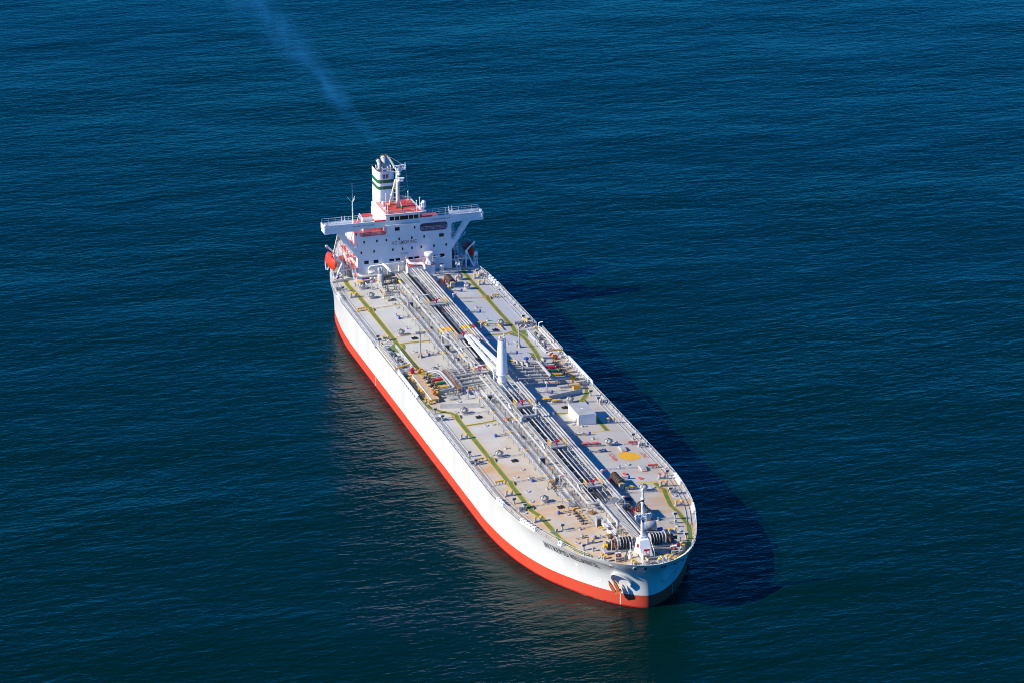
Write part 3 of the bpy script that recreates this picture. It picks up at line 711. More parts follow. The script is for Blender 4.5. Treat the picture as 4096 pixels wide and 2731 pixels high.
def build_wheelhouse():
    FX = -116.45
    g = MB()
    g.prism([(FX-.2, -4.9, 24.8), (FX, -4.9, 25.7), (FX, -4.9, 27.2), (FX-.1, -4.9, 27.7), (-126.2, -4.9, 27.7), (-126.2, -4.9, 24.8)], (0, 9.0, 0))
    g.box((-121.0, -0.35, 27.78), (11.3, 10.2, .24)); g.box((FX+.1, -.35, 27.55), (.5, 9.4, .3)); g.box((-116.9, 4.9, 27.75), (2.2, 1.6, .2)); g.tube([(-116.6, 5.5, 25.8), (-116.6, 5.5, 27.7)], .07, 5)
    wh = P("wheelhouse", g, "white")
    g = MB(); g.box((-121.1, -.4, 27.93), (10.4, 9.2, .07)); g.build("red_deck", "reddeck", wh)
    for y0, y1 in ((-3.95, -2.75), (-2.55, -1.45), (-1.25, .95), (1.15, 2.3), (2.5, 3.65)):
        g = MB(); g.box((FX+.02, (y0+y1)/2, 26.4), (.05, y1-y0, .98)); g.build("window", "glass", wh)
    for y in (4.11,):
        g = MB()
        for k in range(4): g.box((-118.2-k*1.9, y, 26.4), (1.5, .05, .95))
        g.build("window", "glass", wh)
    g = MB(); g.rail([(FX+.2, -5.2, 24.75), (FX+.2, 4.1, 24.75)], .95, 2, .05, 1.35)
    g.box((FX-.1, -.55, 24.72), (.9, 9.3, .06)); g.build("catwalk", "white", wh)
    g = MB(); g.rail([(-115.7, -4.9, 27.9), (-115.7, 4.0, 27.9), (-126.2, 4.0, 27.9), (-126.2, -4.9, 27.9), (-115.7, -4.9, 27.9)], .95, 3, .04, 1.6); g.build("railing", "white", wh)
    # roof gear
    def dome(y, x, r, h, name="radome"):
        g = MB(); g.tube([(x, y, 27.9), (x, y, 28.6)], .1, 6); g.rev((x, y, 28.5), [(r*.6, 0), (r*.95, .2), (r, .5), (r, h-.6), (r*.85, h-.25), (r*.45, h-.04), (.02, h)], 14); g.build(name, "white", wh)
    dome(5.2, -116.7, .62, 2.0); dome(-4.2, -122, .42, 1.1); dome(-4.6, -118.2, .32, .8)
    for x, y, h in ((-116.3, 3.2, 2.6), (-116.6, 4.1, 3.3), (-123, -3.2, 3.0), (-125.5, 3.4, 2.4), (-124.8, -1.4, 2.2), (-117.0, 4.6, 1.6), (-116.0, -4.6, 2.6), (-119.5, -4.8, 2.1)):
        g = MB(); g.tube([(x, y, 27.9), (x, y, 27.9+h)], .07, 5); g.rev((x, y, 27.9+h), [(.1, 0), (.19, .08), (.19, .2), (.05, .32)], 8)
        g.tube([(x-.4, y+.3, 27.9), (x, y, 27.9+h*.6)], .04, 4); g.build("antenna", "white", wh)
    g = MB(); g.box((-116.9, 4.7, 28.4), (1.2, .8, .9), .3); g.tube([(-117, 3.6, 28.9), (-116.2, 5.4, 28.7)], .12, 5); g.build("searchlight", "white", wh)
    g = MB(); g.rev((-117.4, -.35, 27.9), [(.3, 0), (.22, .25), (.24, .9), (.3, 1.0), (.28, 1.35), (.1, 1.5)], 10); g.build("compass", "dgreen", wh)
    for y0, y1 in ((-4.4, -2.6), (1.9, 3.2)):
        g = MB(); g.tube([(-117.4, y0, 28.0), (-116.8, (y0+y1)/2, 28.25), (-117.3, y1, 28.0)], .06, 5); g.build("hose", "amber", wh)
    # whip aerial on the starboard wing
    g = MB(); x, y = -119, -13.1
    g.tube([(x, y, 24.8), (x, y, 30.8)], .17, 7, r1=.13); g.tube([(x, y, 30.8), (x, y, 36)], .055, 4, r1=.03)
    for a in (20, 140, 260): g.tube([(x, y, 30.9), (x+1.1*math.cos(R(a)), y+1.3*math.sin(R(a)), 32.3)], .05, 4)
    g.build("whip_aerial", "white", wh)
    return wh
wheelhouse = build_wheelhouse()

def build_radar_mast():
    g = MB(); x, y = -121.0, -.5
    g.tube([(x, y, 27.9), (x, y, 33.5), (x-.1, y-.1, 38.0)], .55, 8, r1=.38)
    g.tube([(x-2.6, y-1.6, 27.9), (x-.5, y-.45, 35.2)], .26, 6)
    for dx, dy in ((.9, .9), (.9, -.9), (-.6, .9)): g.prism([(x+dx*.4, y+dy*.4, 27.95), (x+dx*1.1, y+dy*1.1, 27.95), (x+dx*.4, y+dy*.4, 30)], (.06, -.06, 0))
    for z in (29.4, 30.9, 32.2, 33.3): g.box((x+.1, y+.75, z), (.15, 1.5, .1)); g.box((x-.3, y-.7, z-.4), (.12, 1.2, .1))
    g.tube([(x-.3, y-.6, 38.2), (x-1.2, y-2.3, 41.6)], .2, 6, r1=.12); g.tube([(x+.1, y-.3, 38.2), (x-1.0, y-1.9, 41.2)], .12, 5)
    m = P("radar_mast", g, "cream")
    g = MB(); g.box((x+.7, y+.6, 38.3), (1.5, 2.6, .14)); g.rail([(x, y-.6, 38.3), (x+1.4, y-.6, 38.3), (x+1.4, y+1.9, 38.3), (x, y+1.9, 38.3)], .8, 2, .05, .8)
    g.box((x+.8, y+.4, 35.2), (1.4, 1.5, .14)); g.rail([(x+.1, y+1.1, 35.2), (x+1.5, y+1.1, 35.2), (x+1.5, y-.3, 35.2)], .7, 2, .05, .7)
    for h in (36.6, 37.3): g.rev((x+.5, y+.3, h), [(.3, 0), (.55, .3), (.3, .55)], 10)
    g.build("platform", "white", m)
    g = MB(); g.rev((x+.6, y+.3, 38.35), [(.35, 0), (.35, .55), (.2, .7)], 8); g.box((x+.7, y+.4, 39.2), (.4, 3.6, .32), .25); g.build("radar_scanner", "white", m)
    g = MB(); g.rev((x+.8, y+.2, 35.25), [(.3, 0), (.3, .5), (.2, .6)], 8); g.box((x+.9, y+.4, 36.0), (.3, 2.2, .25), -.35); g.build("radar_scanner", "white", m)
    g = MB(); g.rev((x+.5, y+.1, 34.4), [(.12, 0), (.3, .35), (.32, .5)], 10, 0, True, 'x'); g.rev((x+.95, y+.1, 34.4), [(.3, 0), (.2, .06)], 10, 1, True, 'x'); g.build("searchlight", ["white", "blue"], m)
    g = MB(); g.tube([(x-.4, y-4.1, 38.4), (x+.2, y, 37.2), (x+.1, y+2.2, 38.3)], .1, 5); g.tube([(x-.4, y-4.1, 38.4), (x, y-.4, 38.5)], .07, 4)
    for yy in (-4.0, -2.9, -2.0, 1.9, 2.2): g.tube([(x-.2, y+yy, 37.9), (x-.2, y+yy, 39.6)], .06, 4)
    g.build("yard", "white", m)
    g = MB()
    for i in range(26):
        z = 28.2+i*.36; g.box((x-.7, y-.1, z), (.05, .5, .05))
    for e in (-.25, .25): g.tube([(x-.7, y-.1+e, 28), (x-.7, y-.1+e, 37.4)], .04, 4)
    g.build("ladder", "white", m)
    g = MB()
    for a, b_ in (((x-1.2, y-2.2, 41.6), (x+.9, y+1.6, 39.2)), ((x+.2, y+2.1, 38.2), (x+1.5, y+2.9, 28.0)), ((x+.1, y+1.4, 36), (x+.8, y+2.2, 28)), ((x-.4, y-4, 38.3), (x+1, y-4.2, 28))): g.tube([a, b_], .018, 3)
    g.build("stay_wire", "white", m)
    f = MB(); f.box((x+.2, y+2.35, 36.4), (.05, .35, .9), .4); tag(f.build("flag", "line"), "small red flag hoisted on the yard of the radar mast", "flag")
build_radar_mast()

def build_funnel():
    g = MB(); x0, x1, y0, y1, r = -140.8, -134.0, -2.4, 2.1, 0.9
    ring = []
    for cx, cy, a0 in ((x1-r, y1-r, 0), (x0+r, y1-r, 90), (x0+r, y0+r, 180), (x1-r, y0+r, 270)):
        for i in range(7): a = R(a0+15*i); ring.append((cx+r*math.cos(a), cy+r*math.sin(a)))
    n = len(ring); zs = [(22, 0), (28.85, 0), (29.75, 1), (30.5, 0), (31.5, 1), (33.75, 0)]
    zs = [22, 28.8, 29.7, 30.5, 31.45, 33.75]; ms = [0, 1, 0, 1, 0]
    for (za, zb, mi) in zip(zs[:-1], zs[1:], ms):
        g.add([(a, b, za) for a, b in ring]+[(a, b, zb) for a, b in ring], [(i, (i+1) % n, n+(i+1) % n, n+i) for i in range(n)], mi, True)
    cx, cy = (x0+x1)/2, (y0+y1)/2
    inn = [(cx+(a-cx)*.93, cy+(b-cy)*.92) for a, b in ring]
    g.add([(a, b, 33.75) for a, b in ring]+[(a, b, 33.75) for a, b in inn]+[(a, b, 32.4) for a, b in inn], [(i, (i+1) % n, n+(i+1) % n, n+i) for i in range(n)]+[(n+i, n+(i+1) % n, 2*n+(i+1) % n, 2*n+i) for i in range(n)]+[tuple(range(2*n, 3*n))], 2)
    f = P("funnel", g, ["white", "dgreen", "dark"])
    g = MB()
    for k in range(4): g.box((x1+.015, -.95+k*.42, 32.35), (.05, .26, 1.15))
    g.build("louvre", "black", f)
    for (x, y, r, h, lean, mm) in ((-136.4, -1.3, .52, 2.1, 1.0, "steel"), (-137.2, .25, .70, 2.6, 1.5, "steel"), (-137.6, 1.35, .50, 2.7, 1.2, "steel")):
        g = MB(); p = [(x, y, 32.4), (x, y, 33.4+h*.45), (x-.15, y, 33.6+h*.7), (x-.55, y, 33.6+h*.9), (x-1.2, y, 33.6+h), (x-1.9, y, 33.55+h)]
        g.tube(p[:4], r*.9, 12, 0, True, r); g.tube(p[3:5], r*1.02, 12, 0 if y < 1 else 1); g.tube(p[4:], r*1.04, 12, 1); g.rev((p[4][0]+.1, y, p[4][2]-.05), [(.05, -r*.95), (r*.7, -r*.7), (r, 0), (r*.75, r*.66), (.05, r*.95)], 12, 0 if y < 1 else 1)
        g.build("exhaust_pipe", [mm, "soot"] if y < 1 else ["steel", "soot"], f)
    for x, y, h in ((-135.2, -.8, 1.5), (-135.0, .7, 1.6), (-135.4, 1.5, 1.8), (-138.3, -1.7, 1.2), (-136.0, -1.95, .9)):
        g = MB(); g.tube([(x, y, 32.4), (x, y, 33.2+h*.7), (x-.35, y, 33.2+h*.85)], .16, 7); g.build("exhaust_pipe", "steel", f)
    g = MB(); g.box((-138, -.15, 16.5), (8, 4.4, 11)); g.box((-137.3, -.15, 22.9), (7.0, 4.7, 1.8));  g.build("engine_casing", ["white", "reddeck"], f)
    return f
build_funnel()

# smoke drifting aft from the funnel
def smoke():
    m = bpy.data.materials.new("thin_exhaust_smoke"); m.use_nodes = True; t = m.node_tree; t.nodes.clear(); L = t.links.new
    out = t.nodes.new("ShaderNodeOutputMaterial"); pv = t.nodes.new("ShaderNodeVolumePrincipled"); L(pv.outputs[0], out.inputs["Volume"])
    pv.inputs["Color"].default_value = (0.05, 0.42, 0.92, 1)
    tc = t.nodes.new("ShaderNodeTexCoord"); sp = t.nodes.new("ShaderNodeSeparateXYZ"); L(tc.outputs["Object"], sp.inputs[0])
    def mth(op, a, b_=None, clamp=False):
        n = t.nodes.new("ShaderNodeMath"); n.operation = op; n.use_clamp = clamp
        for i, q in enumerate((a, b_)):
            if q is None: continue
            if isinstance(q, (int, float)): n.inputs[i].default_value = q
            else: L(q, n.inputs[i])
        return n.outputs[0]
    rad = mth('ADD', mth('MULTIPLY', sp.outputs[0], 0.050), 1.6)
    rr = mth('SQRT', mth('ADD', mth('POWER', sp.outputs[1], 2.0), mth('POWER', sp.outputs[2], 2.0)))
    fall = mth('SUBTRACT', 1.0, mth('DIVIDE', rr, rad), True)
    no = t.nodes.new("ShaderNodeTexNoise"); no.inputs["Scale"].default_value = 0.10; no.inputs["Detail"].default_value = 5; no.inputs["Distortion"].default_value = 1.2
    mp = t.nodes.new("ShaderNodeMapping"); mp.inputs["Scale"].default_value = (.35, 1, 1); L(tc.outputs["Object"], mp.inputs[0]); L(mp.outputs[0], no.inputs["Vector"])
    nn = mth('MULTIPLY', mth('SUBTRACT', no.outputs["Fac"], 0.43, True), 5.0)
    den = mth('MULTIPLY', mth('MULTIPLY', fall, nn), mth('DIVIDE', 0.11, rad)); L(den, pv.inputs["Density"])
    g = MB(); g.rev((0, 0, 0), [(1.6, 0), (1.6+.05*260, 260)], 16, 0, True, 'x')
    o = g.build("smoke", m); o.location = (-140.5, 0, 38.5); o.rotation_euler = (0, R(-2.4), R(180.6))
    tag(o, "thin bluish smoke trailing aft from the funnel", None, None, 'stuff')
smoke()

# ------------------------------------------------------------------ guard rails, chocks and ladders along the ship's sides
for sgn, runs in ((-1, [(-116.4, -107), (-102.4, -94), (-94, -82), (-82, -69.8), (-28.2, -16), (-16, -4), (-4, 8), (8, 20), (20, 34.4), (38.4, 47), (53.3, 61), (62.2, 69.5)]), (1, [(-116.4, -109), (-101.4, -90), (-90, -78), (-78, -69.5), (-49, -43.8), (-25, -13), (-13, -1), (-1, 10), (10, 21), (21, 32.6), (38, 49.5), (54, 62), (62, 71.5)])):
    for a, b in runs:
        n = max(2, int((b-a)/3)); g = MB()
        pts = [(a+(b-a)*i/n, sgn*(yd(a+(b-a)*i/n)-.18), H+.02) for i in range(n+1)]
        g.rail(pts, 1.05, 3, .034, 1.6)
        k = 0
        for p, q in zip(pts[:-1], pts[1:]):          # slanting stays on the inboard side
            g.tube([(p[0], p[1], H+1.0), (p[0], p[1]-sgn*.55, H+.05)], .05, 4)
        P("guard_rail", g, "white")
    # raised sheer strake lip below the rail
    g = MB(); xs = [-116 + i*3 for i in range(62)]
    vs = []
    for x in xs:
        y = yd(x); vs += [(x, sgn*(y-.03), H), (x, sgn*(y-.03), H+.16), (x, sgn*(y-.1), H+.16), (x, sgn*(y-.1), H)]
    g.add(vs, [(4*i+j, 4*i+4+j, 4*i+4+(j+1) % 4, 4*i+(j+1) % 4) for i in range(len(xs)-1) for j in range(3)])
    P("gunwale_bar", g, "grey")
def chock_mb():
    g = MB(); k = 16; A = []; B_ = []
    for i in range(k):
        a = 2*math.pi*i/k; c, q = math.cos(a), math.sin(a); e = 0.75
        A.append((.62*math.copysign(abs(c)**e, c), .5+.5*math.copysign(abs(q)**e, q))); B_.append((.36*math.copysign(abs(c)**e, c), .52+.29*math.copysign(abs(q)**e, q)))
    vs = [(x, -.22, z) for x, z in A]+[(x, .22, z) for x, z in A]+[(x, -.22, z) for x, z in B_]+[(x, .22, z) for x, z in B_]
    fs = []
    for i in range(k):
        j = (i+1) % k; fs += [(i, j, k+j, k+i), (2*k+j, 2*k+i, 3*k+i, 3*k+j), (j, i, 2*k+i, 2*k+j), (k+i, k+j, 3*k+j, 3*k+i)]
    g.add(vs, fs, 0); g.box((0, 0, .05), (1.3, .9, .1)); return g
ch = P("mooring_chock", chock_mb(), "white"); pl = []
for sgn, xs in ((-1, (-106.2, -104.7, -103.2, 35.0, 36.3, 37.6, 47.6, 48.9, 50.1, 51.3, 52.5, 61.6)), (1, (-108.2, -106.4, -104.4, -102.4, 33.4, 34.7, 36.0, 37.3, 50.3, 51.7, 53.1))):
    for x in xs:
        d = (yd(x+1)-yd(x-1))/2; pl.append((x, sgn*(yd(x)-.3), H+.06, math.atan(sgn*d)))
spread(ch, pl)

def bollard():
    g = MB(); g.box((0, 0, .12), (.55, 2.0, .24)); b = P("bollard", g, "grey")
    for e in (-.64, .64):
        g = MB(); g.rev((0, e, .2), [(.27, 0), (.27, .95)], 12); g.rev((0, e, 1.13), [(.30, 0), (.38, .04), (.38, .16), (.30, .2)], 12, 1); g.build("bollard_post", ["grey", "yellow"], b)
    return b
BP = [(-103.6, -17.2, 0), (-1.75, -17.5, 0), (33.2, -17.5, 0), (48.7, -15.8, 0), (63.6, -9.1, 0), (71.9, -9.05, 1.57), (76.6, -4.1, 1.57), (-70.1, -17.6, 0), (-108.7, 17.0, 0), (-103.3, 16.7, 0), (-1.3, 17.3, 0), (38.1, 16.1, 0), (49.3, 15.6, 0), (63.8, 8.9, 0), (71.2, 8.5, 1.57), (76.4, 3.6, 1.57), (-69.7, 17.1, 0)]
spread(bollard(), [(x, y, dz(x, y), r) for x, y, r in BP])
g = MB(); g.box((0, 0, .12), (.55, 2.0, .24)); b = P("bollard", g, "grey", loc=dk(33.8, 17.3))
for e in (-.64, .64):
    g = MB(); g.rev((0, e, .2), [(.27, 0), (.27, .95)], 12); g.rev((0, e, 1.13), [(.30, 0), (.38, .04), (.38, .16), (.30, .2)], 12, 1); g.build("bollard_post", ["grey", "line"], b)

def tank_hatch():
    g = MB(); g.rev((0, 0, 0), [(.78, 0), (.78, .75), (.86, .78), (.86, .9)], 18); h = P("tank_hatch", g, "grey")
    g = MB(); g.rev((0, 0, .9), [(.84, 0), (.80, .16), (.62, .34), (.3, .46), (.02, .5)], 18); g.build("hatch_lid", "grey", h)
    g = MB()
    for i in range(5):
        a = R(72*i+20); c, q = math.cos(a), math.sin(a); g.tube([(.95*c, .95*q, .75), (.95*c, .95*q, 1.15), (.1*c, .1*q, 1.62)], .06, 5)
    g.rev((0, 0, 1.5), [(.12, 0), (.12, .2)], 8); g.build("clamp_arm", "dark", h)
    return h
spread(tank_hatch(), [(x, y, dz(x, y), 0) for x, y in ((-108.9, -13.5), (-101.1, -13.2), (-72.1, -13.2), (-44.1, -12.4), (-16.3, -13.2), (11.6, -13.2), (39.6, -11.5), (-108.5, 12.3), (-100.8, 12.1), (-71.5, 12.2), (-43.8, 11.6), (-15.9, 12.2), (12.1, 12.3), (39.9, 10.9))])
g = MB(); g.box((0, 0, .04), (1.5, 1.5, .08))
for i in range(5): g.box((-.6+.3*i, 0, .12), (.07, 1.4, .08), 0, 0)
g.box((0, 0, .3), (.3, .25, .5), 0, 1)
gr = P("vent_grille", g, ["dark", "dark"])
spread(gr, [(x, y, dz(x, y)+.02, 0) for x, y in ((-68.4, -10.7), (-12.7, -10.7), (15.2, -10.7), (43.7, -9.1), (-68.1, 9.8), (-12.5, 9.9), (15.6, 9.7), (44.3, 5.9))])
g = MB(); g.rev((0, 0, 0), [(.58, 0), (.58, .16), (.5, .2), (.36, .2), (.3, .13)], 16)
spread(P("manhole_cover", g, "grey"), [(x, y, dz(x, y), 0) for x, y in ((-7.2, -9.0), (24.1, -13.1), (32.7, -13.1), (38.1, -13.9), (-7.3, -10.6), (20.6, -10.6), (10.0, -14.4), (47.9, -9.0), (62.1, -11.4), (43.3, -17.0), (-59.6, -13.1), (-23.8, -12.3), (-17.9, -14.7), (43.8, 16.6), (62.5, 10.9), (-1.7, 8.2), (10.5, 14.1), (24.5, 12.5), (4.1, 8.3), (-91.2, -9.0), (-94.5, -9.1), (27.9, 19.9), (-99.2, 19.6), (-86.6, 19.8), (-59.3, 12.4), (38.5, 13.4), (71.8, -3.3), (70.2, -9.6))])
g = MB(); g.rev((0, 0, 0), [(.58, 0), (.58, .16), (.5, .2), (.36, .2), (.3, .13)], 16)
tag(P("manhole_cover", g, "line", loc=dk(30.0, 10.0)), "red painted manhole cover")
tag(P("manhole_cover", g, "line", loc=dk(33.0, 12.5)), "red painted manhole cover")
g = MB(); g.rev((0, 0, 0), [(.42, 0), (.42, .08), (.12, .1), (.12, .55), (.2, .56), (.2, .68)], 10); g.tube([(0, 0, .5), (.4, .2, .5)], .06, 4)
spread(P("sounding_pipe", g, "grey"), [(x, y, dz(x, y), 0.7*i) for i, (x, y) in enumerate(((-75.8, -10.7), (-58.5, -10.5), (-48.1, -10.6), (7.7, -10.5), (25.8, -10.6), (33.3, -8.9), (56.2, -8.9), (-75.4, 10.0), (-58.1, 9.9), (-85.4, 10.0), (8.0, 9.9), (26.1, 10.0), (0, 10), (56.4, 8.4), (-85.8, -10.7), (60.1, 11.4), (-39, 19.0), (59.5, -9.5)))])
g = MB(); g.tube([(0, 0, 0), (0, 0, 1.05)], .2, 8); g.box((0, 0, 1.28), (.62, .85, .5)); g.box((.32, 0, 1.26), (.03, .62, .36), 0, 1); g.rev((0, 0, 0), [(.34, 0), (.34, .08)], 10)
spread(P("vent_head", g, ["grey", "dark"]), [(x, y, dz(x, y), 0) for x, y in ((8.7, -19.3), (-14.4, -19.0), (13.7, -19.3), (37.7, -17.8), (41.6, -16.6), (65.9, -11.3), (-19.3, -19.4), (-109.2, -18.6), (9.4, 18.9), (32.3, 18.9), (-74.5, 18.9), (-71.9, 19.5), (66.5, 11.0), (-111.8, 17.9), (42.3, 16.1), (-68.7, -19.6), (-71.0, -19.4), (-19.5, 18.4), (-14.8, 18.7), (54.8, -12.4), (56.0, 12.3))])
g = MB(); g.tube([(0, 0, 0), (0, 0, .8)], .2, 8); g.rev((0, 0, .55), [(.2, 0), (.32, .3), (.3, .42)], 10)
spread(P("vent_pipe", g, "grey"), [(x, y, dz(x, y), 0) for x, y in ((67.1, -9.7), (67.4, 9.3), (70.0, -1.9), (54.0, 16.4))])
g = MB(); g.box((0, 0, .1), (1.2, 1.6, .2)); g.rev((0, -.45, .2), [(.38, 0), (.38, .75), (.45, .78), (.45, .85)], 12); g.box((0, .5, .55), (.7, .7, .8)); g.tube([(-.4, .5, .9), (-.9, .7, 1.4)], .07, 5); g.rev((0, .5, .95), [(.3, 0), (.3, .25), (.1, .35)], 8)
spread(P("roller_fairlead", g, "grey"), [(x, y, dz(x, y), r) for x, y, r in ((-110.7, -19.3, 0), (-70.7, 19.3, 3.14), (12.9, -19.7, 0), (41.8, -17.3, 0), (-14.1, 19.6, 3.14), (14.2, 19.4, 3.14), (42.4, 17.0, 3.14), (-15.0, -19.8, 0), (-110.4, 18.6, 3.14))])
# gutter bars athwart the deck, yellow fire lines, yellow awning bars
def bar(name, x, ya, yb, m, h=.24, r=.075):
    g = MB(); n = max(2, int(abs(yb-ya)/3)); pts = [dk(x, ya+(yb-ya)*i/n, h) for i in range(n+1)]
    g.tube(pts, r, 5)
    for p in pts: g.box((p[0], p[1], p[2]-h/2), (.12, .12, h))
    return P(name, g, m)
for x, m in ((-93, "yellow"), (-71, "yellow"), (-15.2, "grey"), (12.6, "grey"), (26.9, "grey"), (41, "grey"), (56, "grey")):
    lim = yd(x)-1.3
    bar("spill_bar", x, -lim if x < 50 else -12, -16.4 if x < 50 else -15.0, m) if x < 50 else None
    bar("spill_bar", x, -14.6 if x < 50 else -12, -7.6 if x < 50 else -5.5, m)
    bar("spill_bar", x, 4.6, 14.0 if x < 50 else 12.2, m)
    if x < 50: bar("spill_bar", x, 15.8, lim, "line" if x == 12.6 else m)
bar("foam_line", -71.9, 8.0, 14.0, "yellow", .4, .13); bar("foam_line", -43.3, -8.6, -4.6, "yellow", .5, .16); bar("foam_line", -44.0, -16.4, -9.0, "yellow", .3, .12)
bar("foam_line", -44.2, 5.0, 14.0, "yellow", .3, .1); bar("foam_line", -46.4, -19.4, -16.8, "yellow", .3, .12)
for (x0, y0, x1, y1) in ((-71.9, 11.6, -67.6, 11.6), (-72.8, 8.1, -70.9, 8.4)):
    g = MB(); g.tube([dk(x0, y0, .4), dk(x1, y1, .4)], .13, 6); P("foam_line", g, "yellow")
def awning(x, ya, yb, m, h=.75):
    g = MB(); yc = (ya+yb)/2
    g.tube([dk(x, ya, h), dk(x, yb, h)], .2, 8)
    for y in (ya+.3, yc, yb-.3): g.tube([dk(x, y, 0), dk(x, y, h)], .09, 5, 1)
    return P("roller_bar", g, [m, "grey"])
for a in ((-93.3, -18.8, -16.8, "yellow"), (12.2, -18.9, -16.9, "yellow"), (26.2, -18.6, -16.6, "yellow"), (-92.9, 16.3, 18.3, "yellow"), (12.9, 16.6, 18.8, "line"), (27.3, 16.2, 18.6, "line"), (-70.2, -18.5, -16.7, "yellow"), (-69.9, 16.2, 18.3, "yellow")): awning(*a)
g = MB(); g.tube([dk(-73.6, 18.6, .9), dk(-70.8, 19.4, .9)], .2, 6); g.tube([dk(-72.3, 18.4, .9), dk(-70.2, 18.2, .9)], .16, 6); P("roller_bar", g, "yellow")
# thin pipes along the side
for sgn in (-1, 1):
    for off in (1.3, 2.2):
        for x0, x1 in ((-115, -70), (-14, 27), (28, 60)):
            g = MB(); n = 14; g.tube([dk(x0+(x1-x0)*i/n, sgn*(yd(x0+(x1-x0)*i/n)-off), .09) for i in range(n+1)], .06, 4); P("side_pipe", g, "grey")
# step-over ramps on the port side beside the winching area
for x, y in ((15.2, 14.4), (27.5, 14.9)):
    g = MB(); z = dz(x, y); g.prism([(x-1.6, y-.6, z), (x+1.6, y-.6, z), (x+1.0, y-.6, z+.55), (x-1.0, y-.6, z+.55)], (0, 1.2, 0)); g.box((x+1.6, y, z+.06), (.25, 1.2, .12), 0, 1); g.box((x-1.6, y, z+.06), (.25, 1.2, .12), 0, 1); P("step_ramp", g, ["grey", "line"])

# ------------------------------------------------------------------ pipe rack along the centre line
Z0 = H+CAM
def pipe(y, r, x0, x1, h=1.65, m="pipe", bands=(), name="cargo_pipe", tail=None, head=None, flange=True):
    g = MB(); pts = ([tail] if tail else []) + [(x0, y, Z0+h), (x1, y, Z0+h)] + (list(head) if head else [])
    g.tube(pts, r, 8 if r > .15 else 6)
    if flange and r > .17:
        k = x0+4.5
        while k < x1-1: g.tube([(k-.09, y, Z0+h), (k+.09, y, Z0+h)], r*1.28, 8); k += 8.4
    ml = [m]
    for a, b, mm in bands:
        ml.append(mm); g.tube([(a, y, Z0+h), (b, y, Z0+h)], r+.012, 8, len(ml)-1)
    return P(name, g, ml)
pipe(-4.55, .31, -105.5, 47.9, 1.6, bands=((-105.4, -103.7, "amber"), (-66.9, -64.3, "amber"), (-97.2, -96.8, "amber"), (-48, -47, "amber"), (-4, -3.4, "amber"), (19, 19.4, "amber")), head=[(48.6, -4.2, Z0+1.6), (48.6, -1.9, Z0+1.6)])
pipe(-1.85, .34, 46.8, 59.5, 1.6, head=[(60, -1.85, Z0+1.2), (60, -1.85, Z0+.1)])
BA = lambda c: ((-67.4, -64.9, c),)
for y, r, x0, x1, c in ((-3.45, .18, -111, -45, "amber"), (-3.0, .11, -110.5, -45, "amber"), (-2.65, .11, -110.5, -45, "amber"), (-2.28, .12, -110.5, -45, "amber"), (-1.6, .2, -112, -45, "amber"), (.5, .1, -113, -56, "amber"), (1.18, .22, -114.5, -45, "amber"), (1.66, .13, -114.5, -45, "amber"), (2.42, .27, -113.4, -39, "amber"), (3.05, .27, -112.2, -36, "dgreen"), (3.78, .28, -110, -34, "scarlet")):
    pipe(y, r, x0, x1, 1.65, bands=BA(c))
for y, r, x0, x1 in ((-3.3, .21, -45, 48.5), (-2.9, .1, -45, 40), (-2.5, .12, -45, 48), (-1.2, .18, -38, 40), (.9, .1, -27, 45), (2.1, .2, -27, 44), (2.5, .1, -27, 43), (2.82, .22, -27, 44.2), (3.5, .2, -27, 44.6), (3.15, .09, -27, 44), (-.3, .08, -24, 44)):
    pipe(y, r, x0, x1, 1.65 if y < 0 else 1.45)
for i, (y, r) in enumerate(((-1.25, .12), (-1.0, .1), (-.75, .1), (-.5, .1), (-.2, .1), (.1, .12), (.4, .1), (1.15, .26), (1.6, .12))):
    yo = (1.9+i*.22) if i < 7 else 2.8+(i-7)*.7
    g = MB(); x1 = 68.4+.1*i
    g.tube([(44.0, yo, Z0+1.5), (46.5+.25*i, yo, Z0+1.5), (50.0, y, Z0+1.5), (x1, y, Z0+1.4), (x1+.35, y, Z0+1.0), (x1+.35, y, Z0-.2)], r, 6); P("cargo_pipe", g, "pipe")
# support frames
k = 0
for x in [-104+4.05*i for i in range(39)]:
    if -46 < x < -24: continue
    g = MB(); fwdp = x > -40
    ys = (-4.95, -4.15, -3.5, -1.5, .35, 1.4, 2.2, 4.1) if not fwdp else (-4.95, -4.15, -3.3, -1.7, .6, 1.9, 3.75)
    for y in ys: g.box((x, y, dz(x, y)+.62), (.13, .13, 1.3))
    g.box((x, -3.1, Z0+1.2), (.16, 3.9, .16)); g.box((x, 2.2 if not fwdp else 2.2, Z0+1.15), (.16, 3.9, .16)); g.box((x, -.6, Z0+.55), (.1, 2.4, .1))
    if k % 2 == 0:
        for y in (-5.3, -.9, .6): g.tube([(x, y, dz(x, y)), (x, y, dz(x, y)+.95), (x+1.3, y, dz(x, y)+.95), (x+1.3, y, dz(x, y))], .05, 4)
    P("pipe_support", g, "grey"); k += 1
for x in [50+3.6*i for i in range(5)]:
    g = MB()
    for y in (-2.2, -1.4, .6, 1.9): g.box((x, y, dz(x, y)+.6), (.13, .13, 1.3))
    g.box((x, -.15, Z0+1.2), (.16, 4.2, .16)); P("pipe_support", g, "grey")
